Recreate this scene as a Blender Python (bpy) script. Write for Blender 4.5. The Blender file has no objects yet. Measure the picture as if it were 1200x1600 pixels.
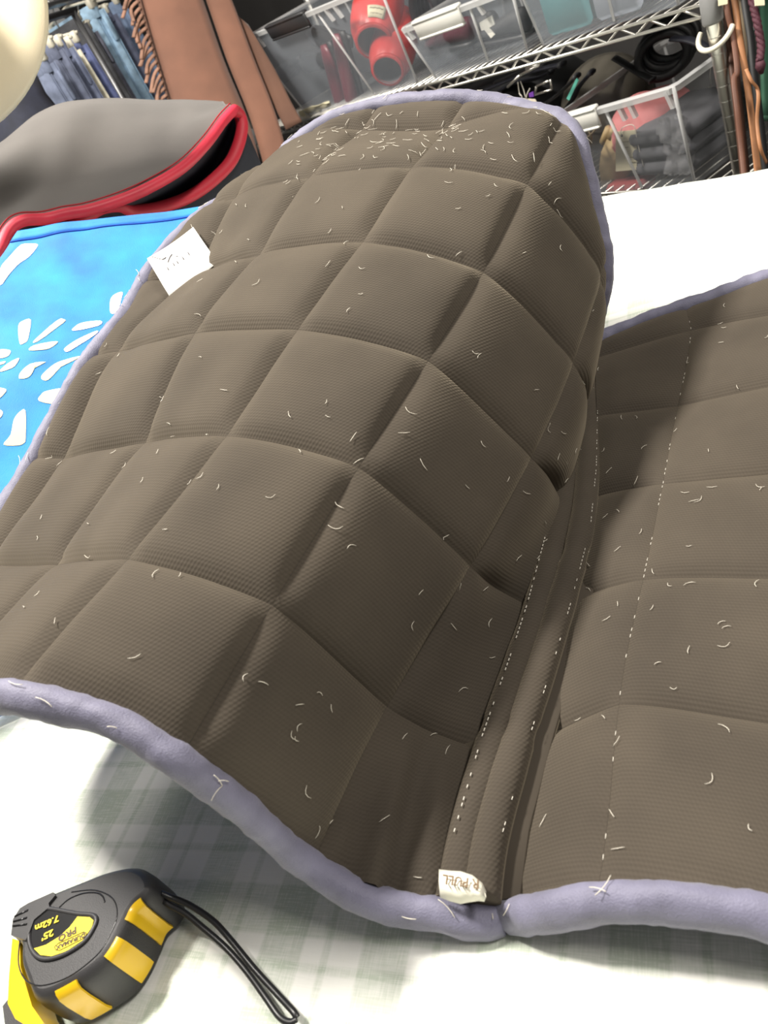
import bpy, math, random
import numpy as np
from mathutils import Vector, noise
random.seed(7); RNG=np.random.default_rng(7)
sc=bpy.context.scene; COL=sc.collection
# ------------------------------------------------------------------ camera, world, light, exposure
F=1200.0; TZ=0.75; CAM=np.array([0,0,TZ+0.44])
ROLL,PITCH=math.radians(29.6),math.radians(32.0)
_c,_s,_cp,_sp=math.cos(ROLL),math.sin(ROLL),math.cos(PITCH),math.sin(PITCH)
_X=np.array([1.,0,0]); _U=np.array([0,_sp,_cp]); FWD=np.array([0,_cp,-_sp])
AX=_c*_X-_s*_U; AY=-_s*_X-_c*_U
cd=bpy.data.cameras.new('camera'); cam=bpy.data.objects.new('camera',cd); COL.objects.link(cam)
from mathutils import Matrix
m=Matrix.Identity(4)
for i in range(3):
    m[i][0]=AX[i]; m[i][1]=-AY[i]; m[i][2]=-FWD[i]; m[i][3]=CAM[i]
cam.matrix_world=m
cd.sensor_fit='VERTICAL'; cd.sensor_height=36.0; cd.sensor_width=27.0; cd.lens=27.0; cd.clip_start=0.02
cd.dof.use_dof=True; cd.dof.focus_distance=0.72; cd.dof.aperture_fstop=13.0
sc.camera=cam
w=bpy.data.worlds.new('room_light'); sc.world=w; w.use_nodes=True
w.node_tree.nodes['Background'].inputs[0].default_value=(1.0,0.95,0.88,1); w.node_tree.nodes['Background'].inputs[1].default_value=0.16
def lamp(name,loc,size,power,target,color=(1,0.95,0.87)):
    l=bpy.data.lights.new(name,'AREA'); l.shape='RECTANGLE'; l.size,l.size_y=size; l.energy=power; l.color=color
    o=bpy.data.objects.new(name,l); COL.objects.link(o); o.location=loc
    o.rotation_euler=(Vector(target)-Vector(loc)).to_track_quat('-Z','Y').to_euler(); return o
lamp('ceiling_lamp',(-0.55,1.25,3.0),(0.5,0.25),92,(0.0,0.7,0.75))
lamp('ceiling_lamp',(1.5,-0.3,3.0),(1.2,0.3),38,(0.4,0.5,0.75))
lamp('ceiling_lamp',(-0.95,2.5,3.0),(1.2,0.3),26,(-0.9,2.0,1.0))
vs=sc.view_settings; vs.view_transform='Standard'; vs.look='None'; vs.exposure=0.55; vs.gamma=1.0; vs.use_curve_mapping=False
# ------------------------------------------------------------------ helpers
def ray(px,py):
    return FWD*F+AX*(px-600)+AY*(py-800)
def at(px,py,depth):
    return CAM+ray(px,py)*(depth/F)
def hit(px,py,P0,n):
    r=ray(px,py); n=np.asarray(n,float); return CAM+r*(((np.asarray(P0)-CAM)@n)/(r@n))
def nrmz(v): v=np.asarray(v,float); return v/max(np.linalg.norm(v),1e-9)
class MB:
    def __init__(s): s.v=[];s.f=[];s.uv=None
    def add(s,V,Fc):
        b=len(s.v); s.v+= [tuple(map(float,p)) for p in V]; s.f+=[tuple(b+i for i in f) for f in Fc]; return s
    def box(s,c,ax,half):
        c=np.asarray(c,float); A=[np.asarray(a,float)*h for a,h in zip(ax,half)]
        V=[c+i*A[0]+j*A[1]+k*A[2] for i in(-1,1) for j in(-1,1) for k in(-1,1)]
        return s.add(V,[(0,1,3,2),(4,6,7,5),(0,4,5,1),(2,3,7,6),(0,2,6,4),(1,5,7,3)])
    def bbox(s,c,ax,half,b):           # bevelled box
        c=np.asarray(c,float); A=[np.asarray(a,float) for a in ax]; h=half; V=[];idx={}
        for i in(-1,1):
            for j in(-1,1):
                for k in(-1,1):
                    for a in range(3):
                        q=[i*h[0],j*h[1],k*h[2]]
                        for t in range(3):
                            if t!=a: q[t]-=(i,j,k)[t]*b
                        idx[(i,j,k,a)]=len(V); V.append(c+q[0]*A[0]+q[1]*A[1]+q[2]*A[2])
        Fc=[]
        for a in range(3):
            o=[t for t in range(3) if t!=a]
            for sg in(-1,1):
                q=[]
                for p,r in((-1,-1),(1,-1),(1,1),(-1,1)):
                    e=[0,0,0];e[a]=sg;e[o[0]]=p;e[o[1]]=r;q.append(idx[(*e,a)])
                Fc.append(tuple(q))
            for p in(-1,1):
                for r in(-1,1):
                    e1=[0,0,0];e1[a]=-1;e1[o[0]]=p;e1[o[1]]=r;e2=list(e1);e2[a]=1
                    Fc.append((idx[(*e1,o[0])],idx[(*e2,o[0])],idx[(*e2,o[1])],idx[(*e1,o[1])]))
        for i in(-1,1):
            for j in(-1,1):
                for k in(-1,1): Fc.append(tuple(idx[(i,j,k,a)] for a in range(3)))
        return s.add(V,Fc)
    def grid(s,P,closed_u=False,closed_v=False):
        nu,nv=len(P),len(P[0]); Fc=[]
        for i in range(nu if closed_u else nu-1):
            for j in range(nv if closed_v else nv-1):
                i2=(i+1)%nu;j2=(j+1)%nv
                Fc.append((i*nv+j,i2*nv+j,i2*nv+j2,i*nv+j2))
        return s.add([p for r in P for p in r],Fc)
    def tube(s,pts,rad,n=8,closed=False,flat=1.0,up=None,caps=True):
        pts=[np.asarray(p,float) for p in pts]; k=len(pts)
        rad=[rad]*k if np.isscalar(rad) else rad
        R=[];nv=None
        for i in range(k):
            a=pts[(i-1)%k] if (closed or i>0) else pts[i]; b=pts[(i+1)%k] if (closed or i<k-1) else pts[i]
            t=nrmz(b-a)
            if up is not None: nv=nrmz(np.asarray(up,float)-t*(np.asarray(up,float)@t))
            elif nv is None:
                h=np.array([0,0,1.]) if abs(t[2])<.9 else np.array([1.,0,0]); nv=nrmz(h-t*(h@t))
            else: nv=nrmz(nv-t*(nv@t))
            bv=np.cross(t,nv)
            R.append([pts[i]+rad[i]*(math.cos(2*math.pi*q/n)*bv+flat*math.sin(2*math.pi*q/n)*nv) for q in range(n)])
        base=len(s.v); s.grid(R,closed_u=closed,closed_v=True)
        if caps and not closed:
            s.f.append(tuple(base+q for q in range(n))); s.f.append(tuple(base+(k-1)*n+q for q in reversed(range(n))))
        return s
    def lathe(s,c,axis,prof,n=24,xdir=None,caps=True):
        axis=nrmz(axis); x=np.asarray(xdir if xdir is not None else ([1,0,0] if abs(axis[0])<.9 else [0,1,0]),float); x=nrmz(x-axis*(x@axis)); y=np.cross(axis,x)
        R=[[np.asarray(c)+axis*z+r*(math.cos(2*math.pi*q/n)*x+math.sin(2*math.pi*q/n)*y) for q in range(n)] for r,z in prof]
        b=len(s.v); s.grid(R,closed_v=True)
        if caps: s.f.append(tuple(b+q for q in range(n))); s.f.append(tuple(b+(len(prof)-1)*n+q for q in range(n)))
        return s
    def prism(s,poly,d):               # polygon (3D points) thickened by vector d
        n=len(poly); d=np.asarray(d,float); V=[np.asarray(p,float) for p in poly]+[np.asarray(p,float)+d for p in poly]
        return s.add(V,[tuple(range(n)),tuple(range(2*n-1,n-1,-1))]+[(i,(i+1)%n,n+(i+1)%n,n+i) for i in range(n)])
    def sheet(s,P,th):                 # grid of points thickened along its normals
        P=np.array(P,float); du=np.gradient(P,axis=0); dv=np.gradient(P,axis=1); n=np.cross(du,dv); n/=np.maximum(np.linalg.norm(n,axis=2,keepdims=True),1e-9)
        A=P+n*th/2;B=P-n*th/2; nu,nv=P.shape[:2]; b=len(s.v)
        s.grid(A);b2=len(s.v);s.grid(B)
        ring=[(i,0) for i in range(nu)]+[(nu-1,j) for j in range(1,nv)]+[(i,nv-1) for i in range(nu-2,-1,-1)]+[(0,j) for j in range(nv-2,0,-1)]
        for q in range(len(ring)):
            i,j=ring[q];k,l=ring[(q+1)%len(ring)]
            s.f.append((b+i*nv+j,b+k*nv+l,b2+k*nv+l,b2+i*nv+j))
        return s
    def build(s,name,mat,parent=None,smooth=True,uv=None,angle=None):
        me=bpy.data.meshes.new(name); off=np.zeros(3)
        if parent is not None: off=np.array(parent.get('_o',(0,0,0)))
        V=np.array(s.v,float)-off
        me.from_pydata(V.tolist(),[],s.f); me.materials.append(mat)
        if smooth:
            me.polygons.foreach_set('use_smooth',[True]*len(me.polygons))
            if angle: me.set_sharp_from_angle(angle=math.radians(angle))
        if uv is not None:
            L=me.uv_layers.new(name='UVMap'); uv=np.array(uv,float)
            idx=np.zeros(len(me.loops),int); me.loops.foreach_get('vertex_index',idx); L.data.foreach_set('uv',uv[idx].ravel())
        me.validate(); me.update()
        import bmesh as _b
        bm=_b.new(); bm.from_mesh(me); _b.ops.recalc_face_normals(bm,faces=bm.faces); bm.to_mesh(me); bm.free()
        o=bpy.data.objects.new(name,me); COL.objects.link(o)
        if parent is not None: o.parent=parent; o['_o']=[float(x) for x in off]
        return o
def tag(o,label=None,cat=None,group=None,kind=None):
    if label: o['label']=label
    if cat: o['category']=cat
    if group: o['group']=group
    if kind: o['kind']=kind
    return o
def thing(name,label,cat,loc,group=None):
    o=bpy.data.objects.new(name,None); COL.objects.link(o); o.location=[float(x) for x in loc]; o['_o']=[float(x) for x in loc]; o.empty_display_size=.02
    return tag(o,label,cat,group)
def crom(pts,n=8,closed=False):
    P=[np.asarray(p,float) for p in pts]; k=len(P); out=[]
    for i in range(k if closed else k-1):
        g=lambda q:P[q%k] if closed else P[min(max(q,0),k-1)]
        a,b,c,d=g(i-1),g(i),g(i+1),g(i+2)
        for j in range(n):
            t=j/n; out.append(.5*((2*b)+(-a+c)*t+(2*a-5*b+4*c-d)*t*t+(-a+3*b-3*c+d)*t**3))
    if not closed: out.append(P[-1])
    return out
def nz(p,sc_=1.0,seed=0.0):
    return noise.noise(Vector((p[0]*sc_+seed,p[1]*sc_-seed,p[2]*sc_+2*seed)))
# ------------------------------------------------------------------ materials
def mat(name,col,rough=.6,metal=0,var=0,vscale=30,bump=0,bscale=200,sheen=0,spec=None,coat=0):
    m=bpy.data.materials.new(name); m.use_nodes=True; nt=m.node_tree; b=nt.nodes['Principled BSDF']
    b.inputs['Base Color'].default_value=(*col,1); b.inputs['Roughness'].default_value=rough; b.inputs['Metallic'].default_value=metal
    if spec is not None: b.inputs['Specular IOR Level'].default_value=spec
    if sheen: b.inputs['Sheen Weight'].default_value=sheen
    if coat: b.inputs['Coat Weight'].default_value=coat
    if var or bump:
        tc=nt.nodes.new('ShaderNodeTexCoord')
    if var:
        n=nt.nodes.new('ShaderNodeTexNoise'); n.inputs['Scale'].default_value=vscale; n.inputs['Detail'].default_value=5
        nt.links.new(tc.outputs['Object'],n.inputs['Vector'])
        r=nt.nodes.new('ShaderNodeValToRGB'); r.color_ramp.elements[0].position=.3; r.color_ramp.elements[1].position=.7
        r.color_ramp.elements[0].color=(*[c*(1-var) for c in col],1); r.color_ramp.elements[1].color=(*[min(1,c*(1+var)) for c in col],1)
        nt.links.new(n.outputs['Fac'],r.inputs['Fac']); nt.links.new(r.outputs['Color'],b.inputs['Base Color'])
    if bump:
        n2=nt.nodes.new('ShaderNodeTexNoise'); n2.inputs['Scale'].default_value=bscale; n2.inputs['Detail'].default_value=3
        nt.links.new(tc.outputs['Object'],n2.inputs['Vector'])
        bp=nt.nodes.new('ShaderNodeBump'); bp.inputs['Strength'].default_value=bump; bp.inputs['Distance'].default_value=.002
        nt.links.new(n2.outputs['Fac'],bp.inputs['Height']); nt.links.new(bp.outputs['Normal'],b.inputs['Normal'])
    return m
def clear_plastic(name,col,haze):
    m=bpy.data.materials.new(name); m.use_nodes=True; nt=m.node_tree; nt.nodes.clear()
    o=nt.nodes.new('ShaderNodeOutputMaterial'); t=nt.nodes.new('ShaderNodeBsdfTransparent'); p=nt.nodes.new('ShaderNodeBsdfPrincipled'); x=nt.nodes.new('ShaderNodeMixShader')
    t.inputs[0].default_value=(.93,.93,.93,1)
    p.inputs['Base Color'].default_value=(*col,1); p.inputs['Roughness'].default_value=.18
    x.inputs[0].default_value=haze
    nt.links.new(t.outputs[0],x.inputs[1]); nt.links.new(p.outputs[0],x.inputs[2]); nt.links.new(x.outputs[0],o.inputs[0]); return m
def N(nt,t,**k):
    n=nt.nodes.new(t)
    for a,v in k.items(): setattr(n,a,v)
    return n
def quilt_fabric():
    m=bpy.data.materials.new('quilted_mesh_fabric'); m.use_nodes=True; nt=m.node_tree; b=nt.nodes['Principled BSDF']; L=nt.links.new
    b.inputs['Roughness'].default_value=.9; b.inputs['Specular IOR Level'].default_value=.12; b.inputs['Sheen Weight'].default_value=.25; b.inputs['Sheen Roughness'].default_value=.5
    b.inputs['Sheen Tint'].default_value=(.8,.68,.5,1)
    uv=N(nt,'ShaderNodeTexCoord')
    sep=N(nt,'ShaderNodeSeparateXYZ'); L(uv.outputs['UV'],sep.inputs[0])
    def math_(op,a,bb=None):
        n=N(nt,'ShaderNodeMath',operation=op)
        for i,v in enumerate((a,bb)):
            if v is None: continue
            if hasattr(v,'links'): L(v,n.inputs[i])
            else: n.inputs[i].default_value=v
        return n.outputs[0]
    k=2*math.pi/.0027
    sy=math_('SINE',math_('MULTIPLY',sep.outputs[1],k))
    sx=math_('SINE',math_('ADD',math_('MULTIPLY',sep.outputs[0],k*1.0),math_('MULTIPLY',sep.outputs[1],k*.5)))
    hgt=math_('ADD',sy,math_('MULTIPLY',sx,.7))
    n1=N(nt,'ShaderNodeTexNoise'); n1.inputs['Scale'].default_value=9; n1.inputs['Detail'].default_value=6; L(uv.outputs['UV'],n1.inputs['Vector'])
    n2=N(nt,'ShaderNodeTexNoise'); n2.inputs['Scale'].default_value=600; n2.inputs['Detail'].default_value=2; L(uv.outputs['UV'],n2.inputs['Vector'])
    r=N(nt,'ShaderNodeValToRGB'); e=r.color_ramp.elements; e[0].position=.3;e[1].position=.75
    e[0].color=(.049,.041,.033,1); e[1].color=(.076,.063,.049,1)
    L(n1.outputs['Fac'],r.inputs['Fac'])
    mx=N(nt,'ShaderNodeMix',data_type='RGBA',blend_type='MULTIPLY'); mx.inputs[0].default_value=1
    r2=N(nt,'ShaderNodeMapRange'); r2.inputs[1].default_value=-1.5; r2.inputs[2].default_value=1.5; r2.inputs[3].default_value=.9; r2.inputs[4].default_value=1.07
    L(math_('ADD',hgt,math_('MULTIPLY',n2.outputs['Fac'],.8)),r2.inputs[0])
    L(r.outputs['Color'],mx.inputs[6]); L(r2.outputs[0],mx.inputs[7]); L(mx.outputs[2],b.inputs['Base Color'])
    bp=N(nt,'ShaderNodeBump'); bp.inputs['Strength'].default_value=.2; bp.inputs['Distance'].default_value=.0005
    L(hgt,bp.inputs['Height']); L(bp.outputs['Normal'],b.inputs['Normal'])
    return m
# ------------------------------------------------------------------ the room
POST=at(1132,130,1.30); DH=nrmz([-.31466,.94920,0]); NR=np.array([.94920,.31466,0]); ZU=np.array([0,0,1.])
def SP(t,d,z): p=POST+DH*t+NR*d; return np.array([p[0],p[1],z])
def onshelf(px,py,off=0.0): return hit(px,py,POST+NR*off,NR)
M_floor=mat('grey_concrete',(.16,.15,.14),.8,var=.25,vscale=3)
M_wall=mat('charcoal_wall_paint',(.035,.033,.032),.85,var=.2,vscale=4)
fl=MB().box((0,2,-.05),np.eye(3),(6,7,.05)).build('floor',M_floor,smooth=False); fl['kind']='structure'
wc=SP(2.2,1.10,1.5); wb=MB().box(wc,(DH,NR,ZU),(4.6,.05,1.5)).build('wall_back',M_wall,smooth=False); wb['kind']='structure'
# ------------------------------------------------------------------ table and cloth
ET=nrmz([-.488,.873,0]); EP=np.array([.873,.488,0])
def TP(a,b,z): p=ET*a+EP*b; return np.array([p[0],p[1],z])
A0,A1,B0,B1=-1.0,2.05,-.32,1.10
M_top=mat('table_laminate',(.35,.28,.2),.5,var=.2); M_leg=mat('grey_steel',(.3,.3,.31),.35,.9)
tb=thing('folding_table','long folding table mostly hidden under the pale plaid cloth','table',TP(.35,.4,0))
MB().bbox(TP((A0+A1)/2,(B0+B1)/2,TZ-.022),(ET,EP,ZU),((A1-A0)/2,(B1-B0)/2,.016),.004).build('table_top',M_top,tb,False)
for a in (A0+.12,A1-.12):
    for b in (B0+.1,B1-.1):
        MB().tube([TP(a,b,0),TP(a,b,TZ-.036)],.016,10).build('leg',M_leg,tb)
M_cloth=bpy.data.materials.new('pale_plaid_linen'); M_cloth.use_nodes=True
def cloth_mat(m):
    nt=m.node_tree; L=nt.links.new; b=nt.nodes['Principled BSDF']; b.inputs['Roughness'].default_value=.85; b.inputs['Specular IOR Level'].default_value=.2
    tc=N(nt,'ShaderNodeTexCoord'); sep=N(nt,'ShaderNodeSeparateXYZ'); 
    ns=N(nt,'ShaderNodeTexNoise'); ns.inputs['Scale'].default_value=14; L(tc.outputs['UV'],ns.inputs['Vector'])
    L(tc.outputs['UV'],sep.inputs[0])
    def M_(op,*a):
        n=N(nt,'ShaderNodeMath',operation=op)
        for i,v in enumerate(a):
            if hasattr(v,'links'): L(v,n.inputs[i])
            else: n.inputs[i].default_value=v
        return n.outputs[0]
    def stripe(ch,per,wd,ph):
        x=M_('ADD',M_('MULTIPLY',ch,1/per),ph); f=M_('FRACT',x); d=M_('ABSOLUTE',M_('SUBTRACT',f,.5))
        r=N(nt,'ShaderNodeMapRange'); r.inputs[1].default_value=wd; r.inputs[2].default_value=wd-.03; L(d,r.inputs[0]); return r.outputs[0]
    g=None
    for ch in (sep.outputs[0],sep.outputs[1]):
        a=M_('ADD',M_('MULTIPLY',stripe(ch,.075,.23,.1),.55),M_('MULTIPLY',stripe(ch,.075,.05,.55),.45))
        g=a if g is None else M_('ADD',g,a)
    # linen slub threads along both ways
    def thread(sx,sy,seed):
        mp=N(nt,'ShaderNodeMapping'); mp.inputs['Scale'].default_value=(sx,sy,1); mp.inputs['Location'].default_value=(seed,seed,0); L(tc.outputs['UV'],mp.inputs[0])
        n=N(nt,'ShaderNodeTexNoise'); n.inputs['Scale'].default_value=1; n.inputs['Detail'].default_value=2; L(mp.outputs[0],n.inputs[0]); return n.outputs['Fac']
    th=M_('ADD',thread(900,60,1),thread(60,900,5))
    fac=M_('MULTIPLY',g,M_('ADD',M_('MULTIPLY',th,1.6),-.75)); 
    fac=M_('MAXIMUM',M_('MINIMUM',fac,1.0),0.0)
    mx=N(nt,'ShaderNodeMix',data_type='RGBA'); mx.inputs[6].default_value=(.87,.87,.82,1); mx.inputs[7].default_value=(.55,.61,.51,1); L(fac,mx.inputs[0])
    L(mx.outputs[2],b.inputs['Base Color'])
    bp=N(nt,'ShaderNodeBump'); bp.inputs['Strength'].default_value=.25; bp.inputs['Distance'].default_value=.0008; L(th,bp.inputs['Height']); L(bp.outputs['Normal'],b.inputs['Normal'])
cloth_mat(M_cloth)
def fold_edge(x,lo,hi,R=.012):
    # arc-length coordinate -> (position, drop)
    for e,sg in ((lo,-1),(hi,1)):
        d=(x-e)*sg
        if d>0:
            if d<R*math.pi/2: a=d/R; return e+sg*R*math.sin(a),-R*(1-math.cos(a))
            return e+sg*(R+.004),-R-(d-R*math.pi/2)
    return x,0.
aa=np.concatenate([np.linspace(A0-.28,A0-.02,6),np.linspace(A0,A0+.02,4),np.linspace(A0+.04,A1-.04,110),np.linspace(A1-.02,A1,4),np.linspace(A1+.02,A1+.28,6)])
bb=np.concatenate([np.linspace(B0-.28,B0-.02,6),np.linspace(B0,B0+.02,4),np.linspace(B0+.04,B1-.04,64),np.linspace(B1-.02,B1+.02,7),np.linspace(B1+.04,B1+.3,6)])
V=[];UV=[]
for a in aa:
    for b in bb:
        pa,za=fold_edge(a,A0,A1); pb,zb=fold_edge(b,B0,B1)
        z=TZ-.0015+min(za,zb) if min(za,zb)<-.02 else TZ-.0015+za+zb
        p=TP(pa,pb,z); u=.0018*nz((a,b,0),9,2)+.0012*nz((a,b,0),22,6)
        if z>TZ-.01: p[2]+=u-.001
        else: p+=EP*(.012*nz((a,z,0),6,1) if zb<za else 0)
        V.append(p);UV.append((a*math.cos(.5)-b*math.sin(.5),a*math.sin(.5)+b*math.cos(.5)))
mb=MB(); mb.grid([V[i*len(bb):(i+1)*len(bb)] for i in range(len(aa))])
tcl=mb.build('tablecloth',M_cloth,uv=UV); tag(tcl,'pale green and white plaid cloth spread over the long table','tablecloth')
# ------------------------------------------------------------------ quilted saddle pad
LC=[-745,1537,126,249,2236,463,1079,2570,39,2529,2002,-1240,971,5175,-2226,461,6702,-749,3297,7310,-690,2466,8318,-1834,7649,7062,1086,-25782,23458,-11735,-1053,1330,537,-569,2320,4,-98,3489,-293,436,5163,-2,1572,5723,400,2278,6440,152,2391,7524,290,4102,7693,683,4120,8496,-83,13209,5263,3899,-2347,2217,83,-1651,3260,452,-825,3947,517,456,4167,833,1225,4880,783,2140,5740,971,3144,6530,1318,3461,7494,1106,5365,7681,2181,40,11443,-1256,-2378,2149,1771,-1594,2894,1755,-675,3686,2005,82,4509,2130,937,5320,2195,1761,6028,2262,2520,6764,2497,3922,7322,3090,3076,9201,1750,12061,5899,7249,-3318,2916,2166,-2415,3737,2460,-1677,4523,2299,-745,5261,2373,98,6009,2557,1036,6789,2678,1958,7475,2988,2099,8544,2488,4160,8480,3808,-1459,12218,362,-4056,3796,1965,-3154,4554,1892,-2333,5350,2009,-1306,6205,2220,-680,6866,2819,74,7574,2837,996,8305,3235,1887,9193,2976,2797,9760,3607,5321,9315,5056,-4738,4549,1524,-3939,5408,1814,-3134,6159,2031,-2308,6941,2132,-1565,7686,2788,-290,8547,2493,254,9173,3311,969,10025,3427,2805,10563,3718,-5510,15113,-4312,-5479,5543,1538,-4767,6199,1677,-3872,7035,1973,-3206,7743,2443,-2152,8521,2832,-1645,9189,3062,-306,10046,3255,301,10767,2104,328,11222,2425,14032,9262,10362,-7030,5870,953,-5182,7252,1761,-5000,7714,1911,-3580,8633,2670,-3384,9541,2189,-837,10407,3450,-1978,10782,2719,-693,11465,3930,8230,13206,2908,-79430,19897,-37141]
RC=[-1825,1909,-1204,-1610,2986,-1204,-355,4602,-713,232,5140,-1315,246,6454,-558,573,6588,829,2262,7790,479,2569,10143,531,988,3327,-799,-1724,1873,-185,-720,2781,-171,-379,3607,-534,809,4720,17,1645,5466,95,2130,6480,385,1891,7663,58,3491,7881,636,3239,10346,447,-881,1527,906,103,2230,368,732,3245,657,1358,4002,361,2050,4936,280,2820,5885,-12,4050,6484,427,3870,7843,334,5479,8598,369,143,640,862,863,1531,227,1397,2442,52,2173,3396,222,2974,4229,112,3687,5094,390,4269,6113,207,5366,6949,372,6060,6995,308,980,-157,299,1696,868,120,2449,1745,243,3111,2614,231,3837,3504,290,4593,4416,204,5396,5251,268,5938,6118,100,6828,7515,176,1998,-942,-122,2539,172,425,3289,962,206,4003,1925,261,4751,2781,220,5463,3658,259,6151,4578,235,7032,5498,248,7542,6054,150,2922,-1487,-400,3402,-638,126,4260,310,278,4909,1135,216,5615,2061,267,6385,2951,222,7185,3790,267,7691,4627,226,8643,5953,304,2480,-4222,-2487,5063,-185,1235,4392,-1240,-203,6035,1059,470,6475,1093,68,7162,2123,360,7291,3279,189,9847,4619,382,9351,4444,184]
def bsp(x):
    a=abs(x)
    return 2/3-a*a+a**3/2 if a<1 else ((2-a)**3/6 if a<2 else 0.)
class Surf:
    def __init__(s,arr,nc,nr):
        s.c=np.array(arr,float).reshape(nc,nr,3)/1e4; s.c[...,2]+=TZ; s.nc,s.nr=nc,nr
        s.lat={}
    def node(s,i,j):
        if (i,j) not in s.lat: s.lat[(i,j)]=s.spl(i,j)
        return s.lat[(i,j)]
    def __call__(s,c,r):
        # stitched lattice: the squares stay flatter than the sheet as a whole
        P=s.spl(c,r); i,j=int(math.floor(c)),int(math.floor(r)); u,v=c-i,r-j
        if not (0<=i<=4 and 0<=j<=5) or (i==0 and s.nc==9): return P
        B=(s.node(i,j)*(1-u)+s.node(i+1,j)*u)*(1-v)+(s.node(i,j+1)*(1-u)+s.node(i+1,j+1)*u)*v
        f=.55*min(1,6*min(r-.0,1) if j==0 else 1)*min(1,max(0,(5.9-r)*2))*min(1,max(0,(5.2-c)*2))*min(1,max(0,(c-1.0)*4) if s.nc==9 else 1)
        return P*(1-f)+B*f
    def spl(s,c,r):
        i0=int(math.floor(c+1)); j0=int(math.floor(r+1)); P=np.zeros(3)
        for i in range(i0-1,i0+3):
            if 0<=i<s.nc:
                wi=bsp(c+1-i)
                for j in range(j0-1,j0+3):
                    if 0<=j<s.nr: P+=wi*bsp(r+1-j)*s.c[i,j]
        return P
    def frame(s,c,r,flip):
        e=.02; a=s(c+e,r)-s(c-e,r); b=s(c,r+e)-s(c,r-e); n=nrmz(np.cross(a,b))*flip
        return s(c,r),n,a/(2*e),b/(2*e)
LS=Surf(LC,9,10); RS=Surf(RC,8,9)
CELL=.115
def g1(a): return 1-abs(2*a-1)**3.6
def puff(c,r,H):
    a=c-math.floor(c); b=r-math.floor(r)
    return H*(max(g1(a)*g1(b),0))**.5
def smooth_poly(pts,n):
    P=crom([np.array([*p,0.]) for p in pts],n); return np.array([p[:2] for p in P])
def inside(p,poly):
    x,y=p; c=False; n=len(poly)
    for i in range(n):
        x1,y1=poly[i];x2,y2=poly[i-1]
        if (y1>y)!=(y2>y) and x<(x2-x1)*(y-y1)/(y2-y1)+x1: c=not c
    return c
def near(p,poly):
    A=poly;B=np.roll(poly,-1,axis=0); d=B-A; t=np.clip(((p-A)*d).sum(1)/np.maximum((d*d).sum(1),1e-12),0,1); Q=A+d*t[:,None]
    i=((Q-p)**2).sum(1).argmin(); return Q[i]
pad=thing('saddle_pad','dark brown quilted saddle pad with slate blue binding lying open across the table','saddle pad',(.05,.55,TZ))
M_q=quilt_fabric(); M_bind=mat('slate_blue_binding',(.152,.148,.215),.62,var=.15,vscale=60,bump=.3,bscale=900,sheen=.2)
M_back=mat('navy_underside_cotton',(.02,.03,.09),.8); M_thread=mat('white_thread',(.7,.66,.58),.7); M_hair=mat('pale_horse_hair',(.75,.70,.6),.5)
LEFT_OUT=[(.24,4.6),(.26,4.84),(.6,5.0),(1.,5.2),(1.37,5.43),(1.55,5.56),(1.72,5.68),(1.9,5.85),(2.1,6.0),(2.35,6.14),(2.6,6.26),(2.95,6.32),(3.3,6.33),(3.65,6.32),(4.0,6.29),(4.3,6.22),(4.6,6.12),(4.85,5.98),(5.1,5.75),(5.42,5.25),(5.56,4.7),(5.6,4.1),(5.43,3.5),(5.36,3),(5.35,2.4),(5.35,1.6),(5.32,.9),(5.15,.45),(4.8,.2),(4.2,.1),(3.6,.08),(3.14,.10),(2.72,.16),(2.38,.2),(2.02,.17),(1.5,.14),(.96,.07),(.6,.03),(.27,.06),(.24,.3),(.22,1.0),(.17,1.6),(.09,2.2),(.06,2.6),(.10,3.0),(.18,3.6)]
RIGHT_OUT=[(.33,-.02),(.68,-.07),(1.05,-.04),(1.36,-.01),(1.75,.03),(2.4,.05),(3.4,.05),(4.3,.1),(4.85,.4),(5.0,.9),(5.0,2.5),(5.0,4.6),(4.8,5.3),(4.2,5.7),(3,5.8),(2.3,5.72),(1.7,5.6),(1.21,5.43),(.69,5.35),(.33,5.24)]
PO={1:None,2:None}
def displaced(S,c,r,flip,H,side):
    P,n,_,_=S.frame(c,r,flip)
    q_=PO[side]; d=puff(c,r,H)*(1 if q_ is None else min(1,.25+np.linalg.norm(near(np.array([c,r]),q_)-np.array([c,r]))/.16))+.0010*nz((c*1.3,r*1.3,side),2.2,side)
    if side==1 and c<1.05 and r<1.05:
        w_=max(0,1-abs(c-.62)/.42)*max(0,min(1,(1.05-r)*1.6))
        d+=.009*w_*math.sin((c*1.0-r*.18)*21+.6)
    if side==1 and c>4.2: d+=.003*math.sin(c*9+r*2.2)*min(1,(c-4.2))*(.5+.5*nz((c,r,0),1.3))
    return P+n*d,n
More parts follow.
